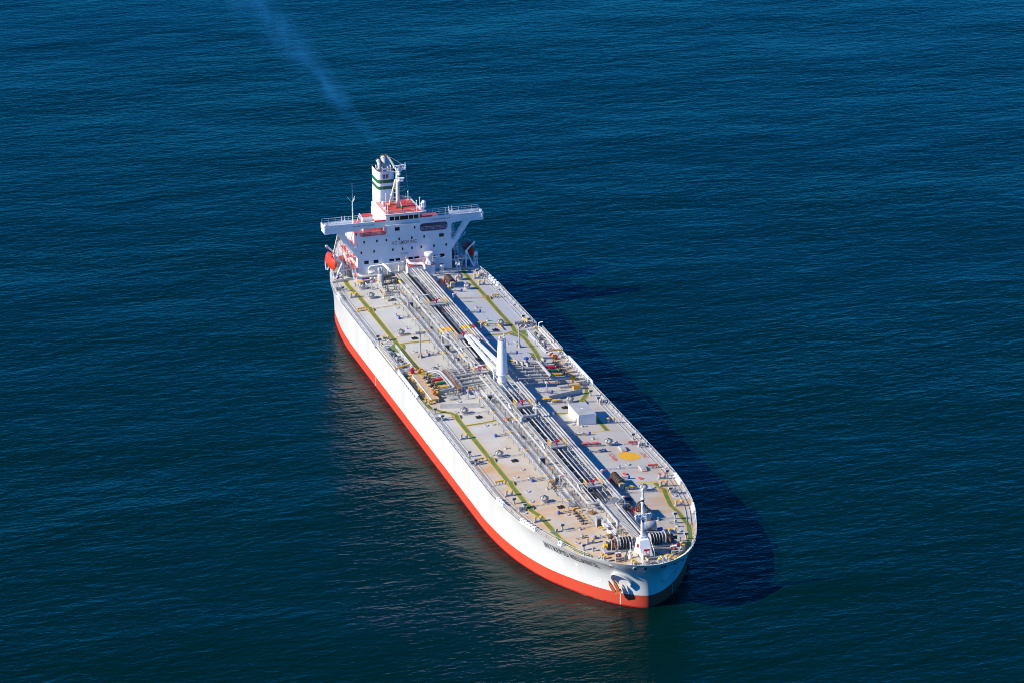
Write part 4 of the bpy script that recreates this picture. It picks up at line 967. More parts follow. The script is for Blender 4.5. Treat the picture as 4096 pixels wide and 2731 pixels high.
# low clutter between the racks: drain lines, valves, cable trays
for y, h, r in ((-.9, .45, .09), (-.1, .35, .07), (.3, .7, .12), (-5.4, .35, .06), (4.6, .35, .06), (4.9, .3, .05), (-5.8, .25, .05)):
    for x0, x1 in ((-112, -47), (-22, 46)):
        g = MB(); n = 12; g.tube([(x0+(x1-x0)*i/n, y, dz(x0, y)+h) for i in range(n+1)], r, 5); P("drain_pipe", g, "pipe" if r > .08 else "grey")
for x0, x1 in ((-112, -80), (-79, -47), (-22, 14), (15, 45)):
    g = MB(); g.box(((x0+x1)/2, -.55, Z0+1.05), (x1-x0, .5, .1)); g.box(((x0+x1)/2, -.55, Z0+.3), (x1-x0, 1.6, .04), 0, 1); P("cable_tray", g, ["dark", "dark"])
random.seed(11)
def valve(x, y, h, m="scarlet"):
    g = MB(); z = dz(x, y); g.rev((x, y, z), [(.16, 0), (.16, h*.7), (.24, h*.72), (.24, h*.8), (.07, h*.82), (.07, h)], 8); g.torus((x, y, z+h), .24, .045, 'z', 10, 4, (1,)); P("hand_valve", g, ["grey", m])
for i in range(34):
    x = random.choice((random.uniform(-110, -48), random.uniform(-22, 44))); y = random.choice((-5.7, -5.5, -.6, .1, .8, 4.6)); valve(x, y, random.uniform(.7, 1.25), random.choice(("scarlet", "scarlet", "grey", "amber", "dark")))
# platforms across the rack with a red fire monitor, yellow end rails
for x, y0, y1 in ((-84.1, -2.9, 1.5), (-58.6, -3.0, .9), (-34.6, -5.8, -2.2), (-10.3, -2.9, .7), (15.7, -2.9, .7), (40.0, -2.4, 1.0)):
    g = MB(); g.box((x, (y0+y1)/2, Z0+2.25), (2.6, y1-y0, .1))
    for yy in (y0+.1, y1-.1):
        for xx in (x-1.2, x+1.2): g.box((xx, yy, Z0+1.1), (.14, .14, 2.25))
    g.box((x+1.33, (y0+y1)/2, Z0+2.2), (.08, y1-y0, .22))
    pf = P("monitor_platform", g, "pipe")
    for yy in (y0, y1):
        g = MB(); g.rail([(x-1.25, yy, Z0+2.3), (x+1.25, yy, Z0+2.3)], 1.0, 3, .05, .8); g.build("railing", "yellow", pf)
    g = MB(); ym = (y0+y1)/2; g.rev((x, ym, Z0+2.3), [(.16, 0), (.16, .7), (.25, .75), (.25, .95)], 8); g.tube([(x-.1, ym+.9, Z0+3.4), (x, ym, Z0+3.15), (x+.2, ym-1.3, Z0+2.95)], .13, 6); g.torus((x, ym+.3, Z0+3.1), .25, .05, 'y', 10, 4); g.build("fire_monitor", "scarlet", pf)
# white expansion bends over the starboard cluster
for x in (-91.5, -66.0 + 14.0, -38.5, -12.2, 13.5, 38.5):
    g = MB(); z = Z0+2.05; y0 = -3.9
    g.tube([(x+2.5, y0, z-.3), (x+.4, y0, z), (x, y0+.4, z), (x-.1, y0+3.2, z)], .14, 6); P("crossover_pipe", g, "white")
g = MB(); g.tube([(-.4, -4.4, Z0+1.9), (-1.5, -4.0, Z0+2.25), (-2.6, -3.3, Z0+2.3), (-2.9, -.3, Z0+2.3)], .36, 8); P("crossover_pipe", g, "pipe")
for x, y in ((-60.5, -5.9), (-41.0, -4.9), (-112.5, -5.6)):
    g = MB(); g.tube([(x+2.4, -4.6, Z0+1.5), (x+1.4, y+.3, Z0+2.3), (x+.5, y, Z0+2.5), (x-.1, y, Z0+2.1), (x-.1, y, Z0)], .33, 8); P("pipe_bend", g, "pipe")
for x in (-74, -50.5, 3.0, 29.3):
    g = MB(); g.tube([dk(x-.9, -6.1, .1), dk(x-.7, -6.1, .75), dk(x, -6.1, .95), dk(x+.7, -6.1, .75), dk(x+.9, -6.1, .1)], .24, 8); g.box(dk(x+.4, -5.2, .05), (1.6, 1.2, .1), 0, 1); P("pipe_bend", g, ["pipe", "dark"])
# vent and gooseneck clusters beside the rack
for x in (-64.3, -43.0, -19.4, 8.2, 34.0, 38.8, 62.0):
    g = MB(); y = -5.8 if x < 60 else -2.6
    for i in range(4):
        yy = y+.28*i; z = dz(x, yy); g.tube([(x, yy, z), (x, yy, z+1.2), (x+.15, yy, z+1.4), (x+.5, yy, z+1.4), (x+.6, yy, z+1.1)], .08, 5)
    P("gooseneck_vents", g, "pipe")

# fore-and-aft catwalk on the starboard side of the rack
def catwalk(x0, x1, y0=-8.2, y1=-6.7, h=.85, name="catwalk"):
    g = MB(); n = max(2, int((x1-x0)/3.2)); z = dz(0, (y0+y1)/2)+h
    g.box(((x0+x1)/2, (y0+y1)/2, z-.05), (x1-x0, y1-y0, .07))
    for i in range(n+1):
        x = x0+(x1-x0)*i/n
        for y in (y0, y1): g.box((x, y, z-h/2), (.09, .09, h))
    c = P(name, g, "grating")
    for y in (y0, y1): g = MB(); g.rail([(x0, y, z), (x1, y, z)], 1.0, 3, .036, 1.6); g.build("railing", "white", c)
    return c
for a, b in ((-96.5, -84), (-83.4, -73), (-72.4, -60), (-59.4, -47.5), (-46.8, -37), (-24.5, -14), (-13.4, -2), (-1.4, 10), (10.6, 22), (22.6, 32), (38, 46)): catwalk(a, b)
for x0, y0, x1, y1 in ((-98.2, -10.8, -96.7, -8.2),):
    g = MB(); g.box(((x0+x1)/2, (y0+y1)/2, dz(0, -9)+.8), (1.5, 3.2, .08)); g.rail([(x0, y0, dz(0, -10.8)+.8), (x1, y0, dz(0, -10.8)+.8), (x1, y1, dz(0, -8.2)+.8)], 1, 3, .05, 1.2); g.rail([(x0, y0, dz(0, -10)+.8), (x0, y1+1.5, dz(0, -7)+.8)], 1, 3, .05, 1.2); P("catwalk", g, "cream")
for x, y in ((-91.2, -7.5), (-79.5, -7.5), (-70.0, -7.6), (-53.8, -7.6), (-29.0, -7.9), (-22.0, -7.5), (-12.2, -7.4), (0.8, -7.5), (12.4, -7.4), (28.0, -7.5), (31.0, -7.3), (42.5, -7.3), (47.3, -6.9), (58.5, -5.0), (62.3, -4.6)):
    g = MB(); z = dz(0, y)+.92 if x < 57 else dz(x, y)+.7
    g.box((x, y, z), (.62, 1.3, .16)); P("yellow_step", g, "yellow")
for x in (32.9, 34.0, 35.2, 36.3, 37.3, 48.2, 49.6, 51.0, 52.4, 53.8):
    g = MB(); y = -7.6; z = dz(x, y); g.rev((x, y, z), [(.3, 0), (.3, .35), (.16, .4), (.16, .8), (.3, .85), (.3, 1.0)], 8, 0); g.torus((x, y, z+1.1), .26, .07, 'z', 10, 4, (1,)); g.tube([(x-.5, y+.2, z+.5), (x+.5, y-.2, z+.5)], .14, 6, 2); P("drop_valve", g, ["dark", "rust", "grey"])
for x in (48.5, 50.3, 52, 53.8):
    g = MB(); z = dz(x, -6.6); g.rail([(x, -6.6, z), (x+1, -6.3, z)], .9, 2, .045, 1); P("valve_guard", g, "yellow")
# foredeck gangway with rails
g = MB(); z = dz(57, -3.5)
g.box((57.4, -3.9, z+.7), (3.4, 1.2, .08)); g.rail([(55.8, -4.5, z+.7), (59.1, -4.5, z+.7)], 1, 3, .05, 1.1); g.rail([(55.8, -3.2, z+.7), (59.1, -3.2, z+.7), (60.4, -3.2, z+.5), (62.8, -3.2, z+.5)], 1, 3, .05, 1.1)
g.rail([(60.4, -4.4, z), (63.2, -4.4, z)], 1, 3, .05, 1.1); g.rail([(62, -3.2, z), (62, .2, z)], 1, 3, .05, 1.1); g.box((61.6, -3.8, z+.45), (2.8, 1.2, .08)); P("catwalk", g, "white")
for x0, y0 in ((64.5, -3.2), (65.6, -1.6), (64.9, -.2)):
    g = MB(); g.rail([dk(x0, y0), dk(x0+2.2, y0)], 1.1, 3, .05, .8); P("valve_guard", g, "yellow" if y0 > -2 else "cream")

# ------------------------------------------------------------------ deck fittings along the rack
def cabinet(x, y, h=2.1):
    g = MB(); z = dz(x, y); g.box((x, y, z+h/2), (1.0, 1.3, h)); g.box((x+.52, y, z+h*.5), (.04, 1.0, h*.72), 0, 1); g.tube([(x-.3, y-.4, z+h), (x-.3, y-.4, z+h+.9), (x-.2, y+.3, z+h+1.0), (x+.2, y+.4, z+h)], .05, 4); P("deck_cabinet", g, ["pipe", "dark"])  # dark front panel paints in the shade on the forward face
for a in ((-88.7, -6.3), (-56.1, -6.1), (-20.3, -6.0), (20.3, -6.0), (56.4, -4.8)): cabinet(*a)
def monitor_tower(x, y, h=2.0):
    g = MB(); z = dz(x, y); g.tube([(x, y, z), (x, y, z+h)], .16, 7)
    for a in (30, 150, 270): g.tube([(x+.65*math.cos(R(a)), y+.65*math.sin(R(a)), z), (x, y, z+h*.75)], .06, 4)
    g.box((x, y, z+h+.15), (.45, .5, .36), 0, 1); g.tube([(x, y+.2, z+h+.2), (x+.3, y+.75, z+h+.3)], .13, 6, 2); P("monitor_tower", g, ["grey", "white", "scarlet"])
for a in ((-24.0, 9.1), (-24.7, -9.9), (-1.9, -5.8), (32.4, -5.7), (32.3, 3.9), (-107.3, -11.4), (-3.7, 4.2), (-67.2, 5.9), (47.8, 3.5), (-90.5, 5.5), (-104.2, 10.2)): monitor_tower(*a)
def stub(x, ya, yb):
    g = MB(); s = 1 if yb > ya else -1
    g.tube([dk(x, yb, .35), dk(x+.1, ya+s*1.2, .35), dk(x-.1, ya+s*.5, .25), dk(x-.1, ya, .25)], .13, 6); g.rev(dk(x-.1, ya, 0), [(.26, 0), (.28, .55), (.22, .72)], 10, 1)
    for q in (.35, .75): y = ya+(yb-ya)*q; g.rev(dk(x, y, .3), [(.1, 0), (.1, .35), (.2, .38), (.2, .5)], 8, 0)
    P("stub_pipe", g, ["grey", "blue"])
for x in (-83.2, -55.5, .2, 28.1, 46.9): stub(x, -10.6, -7.7)
stub(62.0, -7.4, -4.4)
for x in (-98.7, -81.9, -50.6, -22.5, 5.4, 16.2, 32.7): stub(x, 10.0, 5.4)
def low_box(x, y, m="yellow", n=2):
    g = MB(); z = dz(x, y)
    for i in range(n): g.box((x, y-.75+1.0*i, z+.65), (.9, .92, .12), 0, 1); g.box((x, y-.75+1.0*i, z+.35), (.7, .8, .5), 0, 0)
    for e in (-1.2, 1.2): g.box((x, y-.2+e, z+.3), (.5, .1, .6), 0, 0)
    P("valve_box", g, ["grey", m])
for a in ((-72.9, 7.8, "yellow"), (-44.5, 6.6, "yellow"), (-17.5, 7.2, "amber"), (-16.4, 9.4, "amber"), (11.9, 7.2, "line"), (12.0, 9.4, "line"), (38.6, 8.2, "yellow")): low_box(*a)
# lamp posts
for x, y in ((-55.6, -12.8), (-55.3, 11.9)):
    g = MB(); z = dz(x, y); g.tube([(x, y, z), (x, y, z+6.0)], .2, 8, r1=.15)
    for dx, dy in ((1, 0), (-1, 0), (0, 1), (0, -1)): g.prism([(x+dx*.15+dy*.03, y+dy*.15-dx*.03, z), (x+dx*.75+dy*.03, y+dy*.75-dx*.03, z), (x+dx*.15+dy*.03, y+dy*.15-dx*.03, z+1.3)], (-dy*.06, dx*.06, 0))
    for i in range(16): g.box((x-.25, y, z+1+i*.3), (.04, .4, .04))
    lp = P("lamp_post", g, "grey")
    g = MB(); g.box((x, y, z+6.0), (.5, 2.4, .12)); g.rail([(x+.25, y-1.2, z+6.05), (x+.25, y+1.2, z+6.05)], .6, 2, .04, .8); g.build("cross_bar", "grey", lp)
    for dy in (-1.0, -.35, .35, 1.0):
        g = MB(); g.box((x+.15, y+dy, z+6.35), (.35, .42, .42), .4); g.build("floodlight", "pipe", lp)
# slender vent post
x, y = -3.4, .2; g = MB(); z = Z0; g.tube([(x, y, z), (x, y, z+5.2)], .34, 10); g.rev((x, y, z+5.1), [(.42, 0), (.42, .7), (.3, .8)], 12, 1); vp = P("vent_mast", g, ["grey", "dark"])
g = MB(); g.rev((x, y, z+3.9), [(1.0, 0), (1.0, .08)], 12); 
rg = [(x+math.cos(R(a)), y+math.sin(R(a)), z+4.0) for a in range(0, 361, 45)]; g.rail(rg, .8, 2, .04, .8); g.build("platform", "white", vp)

# deck crane with twin booms stowed aft
def crane():
    x, y = -28.3, -.5; g = MB(); z = Z0
    g.rev((x, y, z), [(1.05, 0), (1.02, 2.9), (1.32, 3.3), (1.32, 3.45), (1.28, 5), (1.0, 10.6), (.95, 11.6)], 24); c = P("deck_crane", g, "white")
    g = MB(); g.torus((x, y, z+3.35), 1.38, .06, 'z', 24, 5); g.torus((x, y, z+1.7), 1.12, .07, 'z', 24, 5); g.box((x+.9, y-.9, z+1.75), (1.2, 1.0, .1)); g.build("collar", "white", c)
    for e, yt in ((-1, -1.15), (1, .05)):
        g = MB(); a = Vector((-30.0, y+e*1.25, 15.5)); b = Vector((-56.4, yt, 14.75)); d = (b-a).normalized(); n = d.cross(Vector((0, 0, 1))).normalized()
        q = [a+n*.45+Vector((0, 0, .3)), a-n*.45+Vector((0, 0, .3)), a-n*.45-Vector((0, 0, .55)), a+n*.45-Vector((0, 0, .55))]
        q2 = [b+n*.33+Vector((0, 0, .3)), b-n*.33+Vector((0, 0, .3)), b-n*.33-Vector((0, 0, .3)), b+n*.33-Vector((0, 0, .3))]
        g.add(q+q2, [(0, 1, 2, 3), (7, 6, 5, 4)]+[(i, 4+i, 4+(i+1) % 4, (i+1) % 4) for i in range(4)])
        g.build("boom", "white", c)
    g = MB(); g.box((-55.2, -.55, 14.8), (1.0, 1.2, .5)); g.box((-46, -.53, 15), (.4, 1.6, .3)); g.box((-37, -.5, 15.2), (.4, 2.2, .3)); g.tube([(-56.2, -.5, 15.1), (-57, -.5, 14.2), (-57, -.5, 13.6)], .1, 5); g.build("boom_head", "white", c)
    g = MB(); g.rail([(x+.9*math.cos(R(a)), y+.9*math.sin(R(a)), z+11.55) for a in range(0, 361, 60)], .75, 2, .05, .9)
    for dx, dy, h in ((.5, -.6, 1.2), (.4, .5, 1.5), (-.5, .6, 1.3), (-.3, -.4, 1.0)): g.box((x+dx, y+dy, z+11.6+h/2), (.18, .18, h))
    g.box((x+.2, y, z+11.9), (.6, .5, .6), 0, 1); g.build("sheave_head", ["white", "rust"], c)
    g = MB()
    for i in range(30): g.box((x-.2, y+1.3-.011*i, z+3.6+i*.27), (.4, .05, .04))
    g.build("ladder", "white", c)
    g = MB()
    for e, yt in ((-1, -1.15), (1, .05)): g.tube([(x-.3, y+e*.5, z+11.6), (-55.2, yt, 15.1)], .022, 3)
    g.build("topping_wire", "maroon", c)
    g = MB(); g.tube([(-30.6, y-1.3, Z0), (-30.6, y-1.3, 15)], .2, 6); g.tube([(-56, -.5, Z0), (-56, -.5, 14.4)], .2, 6); g.build("boom_rest", "white", c)
crane()

# ------------------------------------------------------------------ cargo manifolds amidships
def manifold():
    # starboard
    g = MB(); z = dz(-34, -17.5); g.box((-34, -17.5, z+.95), (16.8, 1.75, .14), 0, 0); g.box((-34, -18.42, z+.95), (16.9, .12, .3), 0, 1); g.box((-34, -16.6, z+.95), (16.9, .1, .24), 0, 2)
    g.box((-25.55, -17.5, z+.9), (.12, 1.9, .35), 0, 2); g.box((-42.4, -17.5, z+.9), (.12, 1.9, .3), 0, 1)
    for i in range(9):
        x = -42+i*2.05
        g.box((x, -18.2, z+.45), (.12, .12, .9), 0, 1); g.box((x, -16.8, z+.45), (.12, .12, .9), 0, 1)
    P("drip_tray", g, ["tan", "cream", "yellow"])
    for x, y, w_ in ((-41.8, -19.4, 1), (-40.2, -18.9, 1), (-34.0, -19.1, 1), (-32.4, -19.0, 1), (-27.4, -19.3, 1), (-25.6, -19.0, 1)):
        g = MB(); z2 = dz(x, y); g.box((x, y, z2+.12), (1.2, .8, .24), 0, 0)
        for e in (-.3, .3): g.rev((x+e, y, z2+.2), [(.17, 0), (.17, .55), (.26, .58), (.26, .75)], 8, 1)
        P("tray_bollard", g, ["grey", "yellow"])
    for sgn in (-1, 1):
        for x, r, c in ((-39.4, .2, None), (-37.9, .16, None), (-36.4, .33, "scarlet"), (-33.9, .33, "dgreen"), (-31.3, .33, "yellow"), (-29.6, .18, None)):
            g = MB(); h = 1.35; yo = 16.4
            ys = [4.2 if sgn < 0 else 3.9, 8, 12, yo]
            g.tube([dk(x, sgn*y, h) for y in ys], r, 8)
            if c: g.tube([dk(x, sgn*12.6, h), dk(x, sgn*15.0, h)], r+.02, 8, 1)
            for y in (15.3, 15.9, 16.35, 10, 7): g.tube([dk(x, sgn*(y-.07), h), dk(x, sgn*(y+.07), h)], r*1.4, 8, 2 if y > 15 else 0)
            g.rev(dk(x, sgn*15.6, h), [(r*1.2, -.1), (r*1.1, .35), (.1, .4), (.1, .9)], 8, 2)
            g.tube([dk(x, sgn*16.4, h), dk(x, sgn*17.0, h)], r*1.25, 8, 3, r1=r*.8)
            for y in (14.2, 11.2, 8.5, 5.8): g.box(dk(x, sgn*y, h/2), (.14, .14, h), 0, 0)
            P("manifold_pipe", g, ["pipe", c or "pipe", "dark", "tan"])
    def loop(pts, r, h=1.75):
        g = MB(); g.tube([dk(x, y, h) for x, y in pts], r, 8)
        for (x, y) in pts[1:-1:2]: g.box(dk(x, y, h/2), (.16, .16, h))
        P("manifold_pipe", g, "pipe")
    loop([(-42.4, -15.6), (-42.2, -14.2), (-41.2, -13.4), (-40.9, -12.6), (-40, -12.1), (-36, -12.0), (-32, -11.95), (-28.9, -11.9), (-28.2, -12.5), (-28.05, -16.3)], .36)
    loop([(-41.8, -14.9), (-40.2, -13.4), (-39.0, -12.7), (-34, -12.65), (-29.9, -12.75), (-29.4, -13.2), (-29.3, -16.0)], .17)
    loop([(-27.6, 16.0), (-27.45, 12.4), (-27.9, 11.75), (-31, 11.8), (-36, 11.9), (-39.2, 11.95), (-39.8, 11.4), (-39.9, 7.2)], .38)
    loop([(-42, 16.2), (-41.9, 13.9), (-41.3, 13.4), (-39.8, 13.6)], .36)
    for x, y, ms in ((-42.55, -16.6, ("anch", "amber")), (-28.0, -17.0, ("anch", "amber")), (-27.5, 16.7, ("amber", "amber")), (-42.3, 17.0, ("scarlet", "amber"))):
        g = MB(); s = 1 if y > 0 else -1; c = dk(x, y, 1.75)
        g.rev((c[0], c[1], c[2]), [(.3, -s*.9), (.5, -s*.8), (.5, -s*.5), (.38, -s*.45), (.38, 0)], 10, 1, True, 'y'); g.rev(c, [(.48, 0), (.55, s*.35), (.4, s*.55)], 10, 0, True, 'y'); g.box((c[0], c[1]-s*.4, c[2]+.45), (.5, .7, .45), 0, 1); g.box((c[0], c[1], c[2]-.9), (.2, .3, 1.7), 0, 1)
        P("loading_valve", g, list(ms))
    for x in (-40.6, -38.6, -35.2, -32.6, -30.4):
        g = MB(); c = dk(x, -15.9, .8); g.box((c[0], c[1], c[2]), (.8, .9, .5), 0, 0); g.torus((x, -15.4, c[2]+.9), .32, .06, 'x', 10, 4, (1,)); g.box((x+.3, -14.6, c[2]+.5), (.5, .6, .5), 0, 1); P("valve_actuator", g, ["dark", "yellow"])
    for x in (-41.6, -38.9, -36.2, -33.6, -31.2, -28.8, -26.6):
        g = MB(); g.box(dk(x, 17.6, 1.15), (1.35, 1.5, .18), .1, 0); g.box(dk(x, 17.6, .6), (1.0, .2, 1.0), 0, 1); P("drip_tray", g, ["tan", "cream"])
    g = MB(); g.box(dk(-25.0, 16.2, 1.05), (1.1, 2.4, .16), 0, 0); g.box(dk(-24.6, 16.6, .5), (.8, 1.6, .9), 0, 1); P("drip_tray", g, ["tan", "yellow"])
    # grating walkway over the cross pipes
    for sgn, xa, xb in ((-1, -40.5, -26.8), ):
        g = MB(); z2 = dz(-34, 11.2)+2.0; y = sgn*11.15
        g.box(((xa+xb)/2, y, z2), (xb-xa, .9, .1), 0, 0)
        for i in range(6):
            for e in (-.4, .4): g.box((xa+.3+i*2.6, y+e, z2-1), (.1, .1, 2), 0, 1)
        g.rail([(xa, y+.45, z2), (xb, y+.45, z2)], 1, 3, .045, 1.6, 1); g.rail([(xa, y-.45, z2), (xb-3, y-.45, z2)], 1, 2, .04, 1.6, 1)
        P("grating_walkway", g, ["rust", "pipe"])
    # bundles of small cross pipes on both sides
    for sgn in (-1, 1):
        for i, x in enumerate((-42.6, -42.0, -41.4, -40.9)):
            g = MB(); g.tube([dk(x, sgn*4.6, .9+.1*i), dk(x, sgn*10.6, .9+.1*i)], .12, 6); P("manifold_pipe", g, "pipe")
        g = MB()
        for x in (-42, -38.6, -35.0, -32.5, -30.2, -28):
            for y in (6.5, 9.6, 13.2): g.box(dk(x, sgn*y, .8), (.12, .12, 1.6))
        for y in (6.5, 9.6, 13.2): g.box(dk(-35, sgn*y, 1.0), (15, .1, .12))
        P("pipe_support", g, "grey")
        g = MB(); g.rail([dk(-27.6, sgn*12.5), dk(-27.6, sgn*15.8)], 1, 3, .045, 1.1); P("railing", g, "pipe")
    # big vertical reducers on the port side
    for x, y in ((-41.2, 6.6), (-40.0, 7.5), (-38.8, 8.4), (-40.8, 8.6)):
        g = MB(); g.rev(dk(x, y), [(.42, 0), (.42, .6), (.3, .7), (.3, 1.5), (.45, 1.55), (.45, 1.8), (.3, 1.9), (.05, 2.2)], 12); g.tube([dk(x, y, 1.7), dk(x+1.1, y+.2, 2.0), dk(x+1.6, y+.2, 1.4)], .3, 8); P("pump_valve", g, "pipe")
    g = MB(); g.rev(dk(-38.7, 3.9, 1.2), [(.05, -.55), (.45, -.35), (.55, 0), (.45, .35), (.05, .55)], 12, 0, True, 'x'); P("air_vessel", g, "amber")
    g = MB(); g.rev(dk(-41.5, 9.6, 1.0), [(.5, -.6), (.35, .4), (.35, 1.2)], 10, 0, True, 'y'); P("loading_valve", g, "scarlet")
    g = MB(); g.box(dk(-44.2, 10.4, .7), (.9, 1.0, 1.1), .3); P("valve_box", g, "blue")
    # breakwater plates forward of the manifolds
    for pts in (((-21.8, -17.5), (-20.0, -13.1), (-18.2, -8.7)), ((-17.8, 7.7), (-19.6, 12.4), (-21.5, 17.1))):
        g = MB()
        for a, b_ in zip(pts[:-1], pts[1:]):
            za, zb = dz(*a), dz(*b_); g.prism([(a[0], a[1], za), (b_[0], b_[1], zb), (b_[0]-.05, b_[1], zb+1.15), (a[0]-.05, a[1], za+1.15)], (-.12, 0, 0))
            for q in (.25, .75): x, y = a[0]+(b_[0]-a[0])*q, a[1]+(b_[1]-a[1])*q; g.prism([(x-.12, y, dz(x, y)), (x-.9, y, dz(x, y)), (x-.12, y, dz(x, y)+.9)], (0, .08, 0))
        P("breakwater", g, "grey")
    for x0, y0 in ((-25.4, -14.2), (-25.4, 12.6)):
        g = MB(); g.tube([dk(x0, y0, .3), dk(x0, y0+2.6, .3)], .1, 5); g.box(dk(x0-1.2, y0+1.2, .35), (1.8, 2.6, .06)); g.rail([dk(x0-2, y0, 0), dk(x0-2, y0+2.6, 0)], .8, 2, .04, 1.3); P("reducer_rack", g, "grey")
manifold()
# accommodation ladders stowed along the rails, with their rails and davits
def gangway(sgn):
    y0 = sgn*20.55; x0, x1 = -66.0, -48.4; z = H+.75; g = MB()
    for e in (-.42, .42): g.box(((x0+x1)/2, y0+e, z), (x1-x0, .1, .32), 0, 0)
    g.box(((x0+x1)/2, y0, z-.05), (x1-x0, .75, .06), 0, 0)
    for i in range(30): g.box((x0+.4+i*.58, y0, z+.05), (.16, .8, .08), 0, 2)
    for e in (-.46, .46): g.rail([(x0+.6, y0+e, z), (x1-.6, y0+e, z)], .85, 2, .04, 1.5, 1)
    P("accommodation_ladder", g, ["cream", "white", "tan"])
    g = MB(); g.box((x0-1.1, y0, H+.35), (1.7, 1.4, .5), 0, 0); g.tube([(x0-.6, y0, H), (x0-.6, y0, H+2.0), (x0-.2, y0+sgn*.9, H+2.3)], .12, 6, 1); g.rev((x0-.5, y0-sgn*1.0, H+.9), [(.35, -.35), (.35, .35)], 10, 2, True, 'x'); P("ladder_winch", g, ["grey", "white", "yellow"])
    g = MB(); g.tube([(x1+.3, y0+sgn*.3, H+1.3), (x1+.1, y0-sgn*3.2, H+1.9)], .2, 6, 0); g.box((x1+.6, y0-sgn*.6, H+.6), (.5, .4, 1.2), 0, 1); g.box((x1+.3, y0-sgn*2.8, H+.9), (.4, .4, 1.6), 0, 1); P("ladder_davit", g, ["yellow", "grey"])
    g = MB(); zi = dz(-58, 16.6); g.rail([dk(-64.2, sgn*16.7), dk(-57, sgn*16.7), dk(-48.6, sgn*16.7), dk(-47.4, sgn*18)], 1.05, 3, .055, 1.5); g.rail([dk(-68.6, sgn*19.2), dk(-66.9, sgn*16.9)], 1.05, 3, .05, 1.2); P("guard_rail", g, "white")
    random.seed(5)
    for i in range(9):
        x, y = -62.8+i*1.55+random.uniform(-.3, .3), sgn*(18.3+random.uniform(-.5, .6)); g = MB()
        if i % 3 == 0: g.rev(dk(x, y, .5), [(.1, -.6), (.38, -.55), (.38, .55), (.1, .6)], 10, 0, True, 'x'); g.box(dk(x, y, .2), (1.3, .9, .4), 0, 1)
        elif i % 3 == 1: g.box(dk(x, y, .4), (.9, .5, .8), .4, 1); g.tube([dk(x, y-.8, .3), dk(x, y+.9, .3)], .09, 5, 1)
        else: g.rail([dk(x-.4, y-.8), dk(x-.4, y+.8)], .8, 2, .05, .8, 1); g.box(dk(x, y, .1), (.6, 1.2, .2), 0, 0)
        P("deck_winch" if i % 3 == 0 else "deck_fitting", g, ["dark", "grey"])
    g = MB(); g.box((-46.6, sgn*20.2, H+.35), (1.6, 1.2, .7), 0, 0); g.rail([dk(-47.0, sgn*20.7), dk(-44.8, sgn*20.7)], 1.05, 3, .05, 1.1, 1); g.rail([dk(-46.9, sgn*20.6), dk(-46.9, sgn*17.2)], 1.05, 3, .05, 1.1, 1); P("guard_rail", g, ["grey", "white"])
    return
gangway(-1); gangway(1)
for y, s in ((-17.4, 1), (17.3, -1)):
    g = MB(); g.torus(dk(-46.2, y, .9), .45, .13, 'x', 12, 5); g.rev(dk(-46.2, y, .9), [(.28, -.3), (.28, .3)], 10, 0, True, 'x'); g.box(dk(-46.2, y, .2), (.5, .6, .4)); P("fire_hose_reel", g, "scarlet")

# ------------------------------------------------------------------ mooring winches
def winch_x(x, y, L=4.6, r=.95):
    g = MB(); z = dz(x, y); g.box((x, y, z+.12), (L+1.2, 2.2, .24)); w_ = P("mooring_winch", g, "grey")
    n = 5
    for i in range(n+1):
        xx = x-L/2+L*i/n; g = MB(); g.rev((xx, y, z+1.25), [(r*.55, -.06), (r*1.12, -.06), (r*1.12, .06), (r*.55, .06)], 18, 0, True, 'x'); g.build("flange", "soot", w_)
        if i < n: g = MB(); g.rev((xx+L/n/2, y, z+1.25), [(r*.95, -L/n/2+.06), (r, 0), (r*.95, L/n/2-.06)], 16, 0, True, 'x'); g.build("rope_drum", "black", w_)
    g = MB(); g.box((x+L/2+.6, y, z+.75), (.9, 1.0, 1.3), 0, 0); g.rev((x-L/2-.5, y, z+1.0), [(.3, -.4), (.42, -.35), (.3, 0), (.42, .35)], 10, 1, True, 'x'); g.box((x-L/2-.3, y-.3, z+.5), (.3, .3, .9), 0, 0); g.tube([(x+L/2+.7, y-.6, z+1.5), (x+L/2+1.0, y+.8, z+1.3)], .1, 5, 2); g.box((x-L/2+.7, y-1.1, z+.7), (.8, .25, .9), 0, 3)
    g.build("gearbox", ["grey", "steel", "yellow", "scarlet"], w_)
winch_x(35.6, 6.3, 4.4, .82); winch_x(53.0, 6.3, 4.6, .85); winch_x(-104.9, 8.6, 3.8, .85)
for x, y in ((-106.6, 6.3), (46.9, 5.6), (-101.7, 7.4)):
    g = MB(); z = dz(x, y); g.rev((x, y, z), [(.1, 0), (.5, .1), (.5, .45), (.2, .55)], 12); P("roller_pedestal", g, "amber" if x < 0 else "rust")
